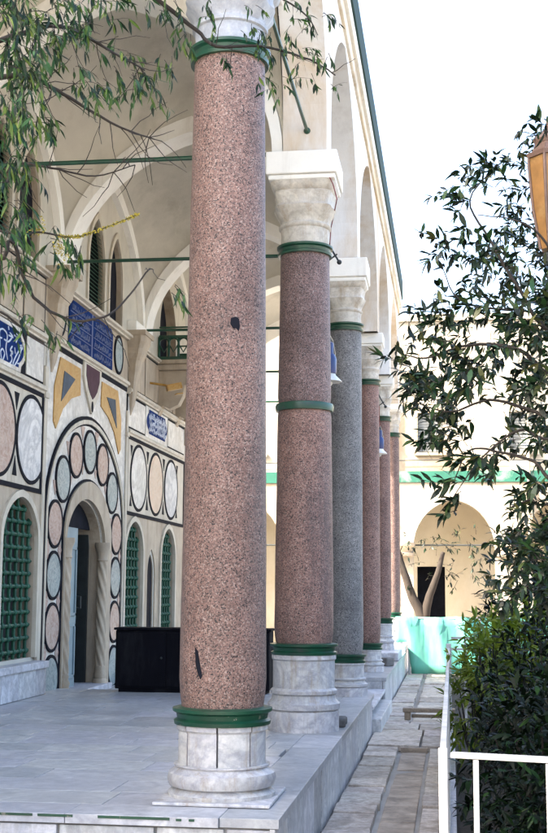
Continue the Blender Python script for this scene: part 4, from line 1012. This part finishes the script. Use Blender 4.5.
# tree leaning in from the left
LT = empty('willowy_tree', 'leafy tree with drooping narrow leaves reaching in at the upper left', 'tree', (-3.6, 4.6, GZ))
lf, tw = MB(), MB()
def P5(px, py, Y): return at(px, py, Y)
def poly_branch(tw, pts, r0, r1, jit=None):
    P = []
    for i in range(len(pts) - 1):
        p0 = pts[max(i - 1, 0)]; p1 = pts[i]; p2 = pts[i + 1]; p3 = pts[min(i + 2, len(pts) - 1)]
        for q in range(5):
            t = q / 5; P.append(.5 * (2 * p1 + (p2 - p0) * t + (2 * p0 - 5 * p1 + 4 * p2 - p3) * t * t + (3 * p1 - p0 - 3 * p2 + p3) * t ** 3))
    P.append(pts[-1]); P = [p + rv() * min(r1 * .8, .006) for p in P]; n = len(P)
    tw.tube(P, [r0 + (r1 - r0) * i / (n - 1) for i in range(n)], 6 if r0 < .05 else 14); return P
hub = Vector((-3.3, 4.6, 3.3))
trk = MB(); poly_branch(trk, [Vector((-3.6, 4.6, GZ - .05)), Vector((-3.55, 4.62, .8)), Vector((-3.4, 4.55, 2.0)), hub, Vector((-3.2, 4.7, 4.4))], .13, .05)
BR = [([hub, at(-60, 60, 4.5), at(0, 40, 4.5), at(60, 26, 4.6), at(105, 48, 4.7), at(145, 70, 4.8)], .016, .003),
      ([hub, at(-50, 80, 4.4), at(20, 76, 4.4), at(60, 92, 4.5), at(110, 122, 4.6), at(155, 140, 4.7)], .014, .0025),
      ([hub, at(-40, 190, 4.5), at(15, 165, 4.6), at(50, 168, 4.6), at(95, 176, 4.7), at(135, 165, 4.7)], .008, .002),
      ([hub, at(-40, 250, 4.3), at(10, 240, 4.3), at(22, 275, 4.4), at(38, 302, 4.5), at(70, 320, 4.6), at(103, 317, 4.6), at(122, 303, 4.7), at(150, 268, 4.8)], .010, .003),
      ([hub, at(-60, -60, 4.6), at(60, -60, 5.0), at(150, -5, 5.4), at(196, 30, 5.6), at(216, 46, 5.6), at(262, 46, 5.7), at(310, 60, 5.8), at(335, 75, 5.8)], .018, .003),
      ([at(150, -5, 5.4), at(185, -15, 5.5), at(240, -20, 5.6), at(300, 10, 5.7), at(318, 35, 5.7)], .010, .002),
      ([hub, at(-40, 300, 4.6), at(0, 312, 4.6), at(30, 335, 4.7), at(55, 352, 4.7)], .008, .002),
      ([hub, at(-30, 220, 4.4), at(40, 232, 4.5), at(80, 236, 4.6), at(138, 214, 4.7)], .006, .002)]
pathL = [poly_branch(tw, *b) for b in BR]
# bare side twigs
for k, n in ((0, 22), (1, 26), (2, 16), (3, 10), (4, 10)):
    Pp = pathL[k]
    for _ in range(n):
        p = random.choice(Pp[len(Pp) // 3:]); d_ = (rv() + Vector((.6, .1, -.3))).normalized()
        q = [p]; 
        for s in range(4): d_ = (d_ + rv() * .35).normalized(); q.append(q[-1] + d_ * random.uniform(.03, .07))
        tw.tube(q, [.0022, .002, .0017, .0014, .001], 5)
# leafy clumps: (px, py, depth, radius px, sprays)
CL = [(8, 20, 4.3, 34, 34), (42, 12, 4.4, 34, 22), (20, 70, 4.3, 26, 22), (5, 110, 4.3, 24, 20), (70, 30, 4.6, 22, 9), (92, 12, 4.7, 22, 8), (38, 118, 4.4, 12, 6), (8, 165, 4.3, 20, 16), (12, 215, 4.3, 18, 12), (6, 262, 4.3, 16, 12), (48, 240, 4.5, 14, 6), (75, 250, 4.5, 9, 3), (70, 60, 4.5, 12, 3), (120, 68, 4.8, 16, 7), (140, 78, 4.8, 14, 5), (100, 92, 4.6, 14, 5), (118, 48, 4.8, 14, 4), (80, 78, 4.6, 12, 4), (150, 96, 4.8, 12, 3), (165, 55, 5.0, 10, 3), (12, 312, 4.5, 12, 4), (45, 318, 4.6, 8, 2), (60, 332, 4.7, 7, 2), (100, 2, 5.0, 26, 8), (160, 4, 5.4, 16, 7), (185, 25, 5.6, 14, 5), (172, 285, 4.9, 8, 3)]
for (px, py, Y, rr, n) in CL:
    for _ in range(int(n * (1.6 if px < 60 and py < 280 else 1.2))):
        a = random.uniform(0, 2 * PI); r = rr * math.sqrt(random.random()); p = at(px + r * math.cos(a), py + r * math.sin(a), Y + random.uniform(-.25, .25))
        spray(lf, tw, p, Vector((random.uniform(-.3, .8), random.uniform(-.4, .4), random.uniform(-.7, .2))), random.randint(5, 9), random.uniform(.05, .12), .060, .0115, .65, .65, 0, .0016)
for (px, py, Y, rr, n) in [(250, 20, 5.7, 16, 8), (268, 45, 5.7, 16, 8), (290, 35, 5.7, 14, 7), (305, 62, 5.8, 14, 7), (285, 88, 5.8, 12, 5), (322, 50, 5.8, 9, 4), (330, 85, 5.8, 8, 2), (228, 60, 5.6, 8, 3), (215, 8, 5.6, 14, 6), (300, 5, 5.7, 16, 6), (262, 70, 5.7, 8, 4), (318, 20, 5.8, 10, 4)]:
    for _ in range(n):
        a = random.uniform(0, 2 * PI); r = rr * math.sqrt(random.random()); p = at(px + r * math.cos(a), py + r * math.sin(a), Y + random.uniform(-.15, .15))
        spray(lf, tw, p, Vector((random.uniform(-.3, .8), random.uniform(-.4, .4), random.uniform(-.8, .3))), random.randint(4, 7), random.uniform(.04, .10), .05, .012, .7, .7, 0, .0015)
# canopy outside the frame, so the tree is whole
for _ in range(260):
    v = rv(); p = hub + Vector((v.x * 1.5 - .6, v.y * 1.3 - .2, 1.6 + v.z * 1.1))
    if p.y > 0.5 and (p.x / p.y) > -.36: continue
    spray(lf, None, p, rv(), 7, .15, .09, .016, .8, .6)
trk.build('trunk', M['bark'], LT); tw.build('branches', M['bark_dark'], LT, smooth=60); lf.build('crown', M['leaf_left'], LT, smooth=0, recalc=False)
fl = MB(); Pp = pathL[-1]
for k in range(380):
    u = random.uniform(.60, 1); i = u * (len(Pp) - 1); j = min(int(i), len(Pp) - 2); p = Pp[j].lerp(Pp[j + 1], i - j)
    leaf(fl, p, (rv() + Vector((.3, 0, 0))).normalized(), rv(), .011, .006, .1)
for k in range(160):
    p = at(62 + random.gauss(0, 5), 250 + random.gauss(0, 5), 4.5) if k % 2 else at(38 + random.gauss(0, 4), 228 + random.gauss(0, 4), 4.5); leaf(fl, p, rv(), rv(), .011, .006, .1)
fl.build('catkins', M['flower'], LT, smooth=0, recalc=False)
for o in LT.children: o.matrix_parent_inverse = Matrix.Translation((3.6, -4.6, -GZ))

# glossy-leaved tree from the right
RTR = empty('glossy_tree', 'sparse tree with dark glossy leaves in whorls, against the white sky at right', 'tree', (1.3, 5.6, GZ))
lf, tw, trk = MB(), MB(), MB()
hubR = Vector((1.15, 5.6, 1.9))
poly_branch(trk, [Vector((1.3, 5.6, GZ - .05)), Vector((1.32, 5.55, .5)), Vector((1.2, 5.6, 1.3)), hubR, Vector((1.1, 5.7, 3.0)), Vector((1.0, 5.7, 3.9))], .11, .03)
BRR = [([hubR, at(560, 380, 5.5), at(520, 350, 5.4), at(470, 345, 5.4), at(425, 358, 5.4), at(398, 352, 5.4)], .014, .002),
       ([hubR, at(560, 340, 5.6), at(520, 290, 5.6), at(490, 240, 5.6), at(470, 200, 5.6), at(498, 165, 5.6)], .013, .002),
       ([hubR, at(570, 420, 5.3), at(530, 410, 5.3), at(490, 400, 5.3), at(450, 412, 5.3), at(415, 402, 5.3)], .012, .002),
       ([hubR, at(570, 480, 5.2), at(535, 462, 5.2), at(500, 452, 5.2), at(470, 450, 5.2), at(455, 480, 5.2)], .010, .002),
       ([hubR, at(575, 280, 5.7), at(540, 235, 5.7), at(515, 220, 5.7), at(478, 215, 5.7)], .010, .002),
       ([hubR, at(560, 310, 5.5), at(510, 310, 5.5), at(460, 300, 5.5), at(442, 265, 5.5)], .010, .002),
       ([hubR, at(575, 160, 5.7), at(560, 140, 5.7), at(545, 130, 5.7)], .010, .002),
       ([hubR, at(560, 440, 5.2), at(520, 430, 5.2), at(480, 460, 5.2), at(448, 505, 5.2)], .009, .0015),
       ([hubR, at(560, 500, 5.3), at(530, 500, 5.3), at(505, 510, 5.3)], .010, .002)]
pathR = [poly_branch(tw, *b) for b in BRR]
def inside_r(px, py):
    """rough outline of the tree against the sky"""
    lim = [(120, 548), (135, 530), (160, 488), (190, 458), (215, 440), (250, 430), (290, 432), (330, 415), (350, 398), (380, 405), (415, 412), (440, 440), (470, 470), (500, 478), (530, 498), (560, 488), (610, 492)]
    for (a, x0), (b, x1) in zip(lim, lim[1:]):
        if a <= py <= b: return px > x0 + (x1 - x0) * (py - a) / (b - a)
    return False
cnt = 0
while cnt < 1150:
    px, py = random.uniform(395, 640), random.uniform(120, 605)
    if not inside_r(px + random.gauss(0, 7), py): continue
    g_ = noise.noise(Vector((px * .028, py * .028, 1.7)))
    dens = .34 + 1.25 * g_ + (.30 if px > 500 else 0) + (.25 if 270 < py < 420 else 0) + (.22 if py > 520 else 0) - (.22 if 430 < py < 520 else 0) - (-.40 if py < 265 else 0)
    if random.random() > dens: continue
    p = at(px, py, random.uniform(5.0, 6.4) if not (px > 505 and 125 < py < 265) else random.uniform(7.3, 7.9)); cnt += 1
    d_ = (Vector((-.7, 0, .15)) + rv() * .9).normalized()
    spray(lf, tw, p - d_ * .06, d_, random.randint(7, 12), random.uniform(.06, .12), .060, .0200, .15, .85, 0, .0018)
for (px, py, Y, n) in [(456, 505, 5.2, 2), (463, 492, 5.2, 2), (440, 488, 5.2, 1), (400, 352, 5.4, 2), (415, 402, 5.3, 2), (443, 262, 5.5, 2), (470, 200, 5.6, 3), (498, 165, 5.6, 4), (545, 130, 5.7, 3), (425, 440, 5.3, 2), (455, 478, 5.2, 2), (486, 462, 5.2, 2), (430, 372, 5.4, 3), (468, 455, 5.2, 2)]:
    for _ in range(n):
        p = at(px + random.gauss(0, 4), py + random.gauss(0, 4), Y); spray(lf, tw, p, Vector((-.6, random.uniform(-.5, .5), random.uniform(-.3, .3))), 9, .06, .068, .020, .1, .8, 0, .002)
for _ in range(260):
    v = rv(); p = hubR + Vector((.9 + v.x * 1.1, v.y * 1.2 + .3, .9 + v.z * 1.3))
    if p.x / p.y < .13: continue
    spray(lf, None, p, rv(), 8, .15, .085, .022, .2, .8)
trk.build('trunk', M['bark'], RTR); tw.build('branches', M['bark_dark'], RTR, smooth=60); lf.build('crown', M['leaf_right'], RTR, smooth=0, recalc=False)
for o in RTR.children: o.matrix_parent_inverse = Matrix.Translation((-1.3, -5.6, -GZ))

def shrub(name, label, loc, blobs, n, ln, wd, mt, stems=8, fill=.55):
    t = empty(name, label, 'shrub', loc, 0, 'shrubs in the railed bed'); lf, st = MB(), MB(); L0 = Vector(loc)
    tot = sum(b[3] * b[4] * b[5] for b in blobs)
    for (x, y, z, rx, ry, rz) in blobs:
        for _ in range(int(n * rx * ry * rz / tot)):
            v = rv(); r = random.random() ** .38
            r *= 1 + .22 * noise.noise(v * 2.3 + Vector((x * 3, y, z)))
            p = Vector((x + v.x * rx * r, y + v.y * ry * r, z + v.z * rz * r))
            if p.z < .02: continue
            spray(lf, None, p, (v + Vector((0, 0, .4)) + rv() * .5), random.randint(5, 8), random.uniform(.06, .13), ln, wd, .1, .8)
        for _ in range(stems):
            v = rv(); st.tube([(x * .6, y * .6, -.03), (x * .8 + v.x * .1, y * .8, z * .5), (x + v.x * rx * .8, y + v.y * ry * .8, z + abs(v.z) * rz * .8)], [.018, .012, .004], 6)
    st.build('stems', M['bark_dark'], t); lf.build('foliage', mt, t, smooth=0, recalc=False); return t
shrub('dark_shrub', 'large dark green shrub just inside the front rail of the bed', (.62, 6.9, GZ), [(.05, 0, .65, .55, .8, .62), (-.05, -.85, .32, .58, .38, .42), (.5, -.7, .6, .5, .45, .7), (.35, .3, 1.4, .40, .7, .6), (-.12, .8, .6, .42, .9, .55), (.6, -.1, 1.0, .6, .8, 1.0)], 2000, .08, .024, M['leaf_bush'])
shrub('dark_shrub', 'dark rounded shrub in the middle of the bed along the railing', (.62, 9.6, GZ), [(.15, 0, .75, .55, 1.1, .75), (.45, .6, 1.4, .5, 1.0, .7), (-.1, -.6, .55, .5, .9, .55), (.9, 0, 1.2, .7, 1.2, 1.2)], 1500, .085, .026, M['leaf_bush'])
shrub('dark_shrub', 'tall dark shrub at the back of the bed below the arched porch', (1.0, 13.2, GZ), [(0, 0, .9, .85, 1.3, .95), (.5, .3, 1.9, .7, 1.1, .9), (1.2, 0, 1.4, .9, 1.3, 1.4)], 1300, .095, .03, M['leaf_bush'])
shrub('lime_shrub', 'yellow green shrub coloured as if sunlit among the dark shrubs by the side rail', (.30, 12.0, GZ), [(0, 0, .95, .26, .4, .42), (.25, .2, 1.1, .25, .4, .38), (-.12, .1, .5, .2, .4, .4), (.45, -.3, 1.22, .3, .35, .32), (.05, -.5, 1.0, .2, .3, .28)], 460, .12, .03, M['leaf_lime_sunlit'])

# pale forked tree in front of the porch
FT = empty('forked_tree', 'pale bare forked tree trunk standing before the far arched porch', 'tree', (-.75, 31.5, GZ))
trk, lf, tw = MB(), MB(), MB()
poly_branch(trk, [Vector((0, 0, -.05)), Vector((.02, 0, .9)), Vector((-.22, 0, 1.5)), Vector((-.42, 0, 2.1)), Vector((-.62, .1, 2.75))], .15, .07)
poly_branch(trk, [Vector((.02, 0, .7)), Vector((.16, 0, 1.4)), Vector((.38, 0, 2.0)), Vector((.55, .1, 2.6))], .13, .05)
for _ in range(45):
    p = Vector((random.uniform(-.7, 1.6), random.uniform(-.3, .3), random.uniform(1.9, 3.1))); spray(lf, tw, p, rv() + Vector((.3, 0, 0)), 7, .3, .14, .04, .3, .8, 0, .006)
trk.build('trunk', M['bark_pale'], FT); tw.build('branches', M['bark_pale'], FT); lf.build('crown', M['leaf_right'], FT, smooth=0, recalc=False)

# dark flakes on the nearest shaft become children of that column
c0 = [o for o in COL.objects if o.name == 'granite_column'][0]
for (px, py, pts) in [(236, 324, [(-.03, .035), (.0, .045), (.022, .03), (.026, -.02), (.02, -.04), (.0, -.025), (-.015, -.03), (-.035, 0)]), (199, 665, [(-.02, .10), (.0, .08), (.012, .02), (.03, -.06), (.02, -.08), (.0, -.04), (-.012, .0)])]:
    q = at(px, py, COLS[0][1] - .22); a = math.atan2(q.y - COLS[0][1], q.x - COLS[0][0]); 
    u = max(-1, min(1, (q.x - COLS[0][0]) / .245)); a = -math.acos(u)
    o = patch(a, q.z, pts, M['dark'], 0); o.parent = c0; o.matrix_parent_inverse = Matrix.Translation((-COLS[0][0], -COLS[0][1], 0))
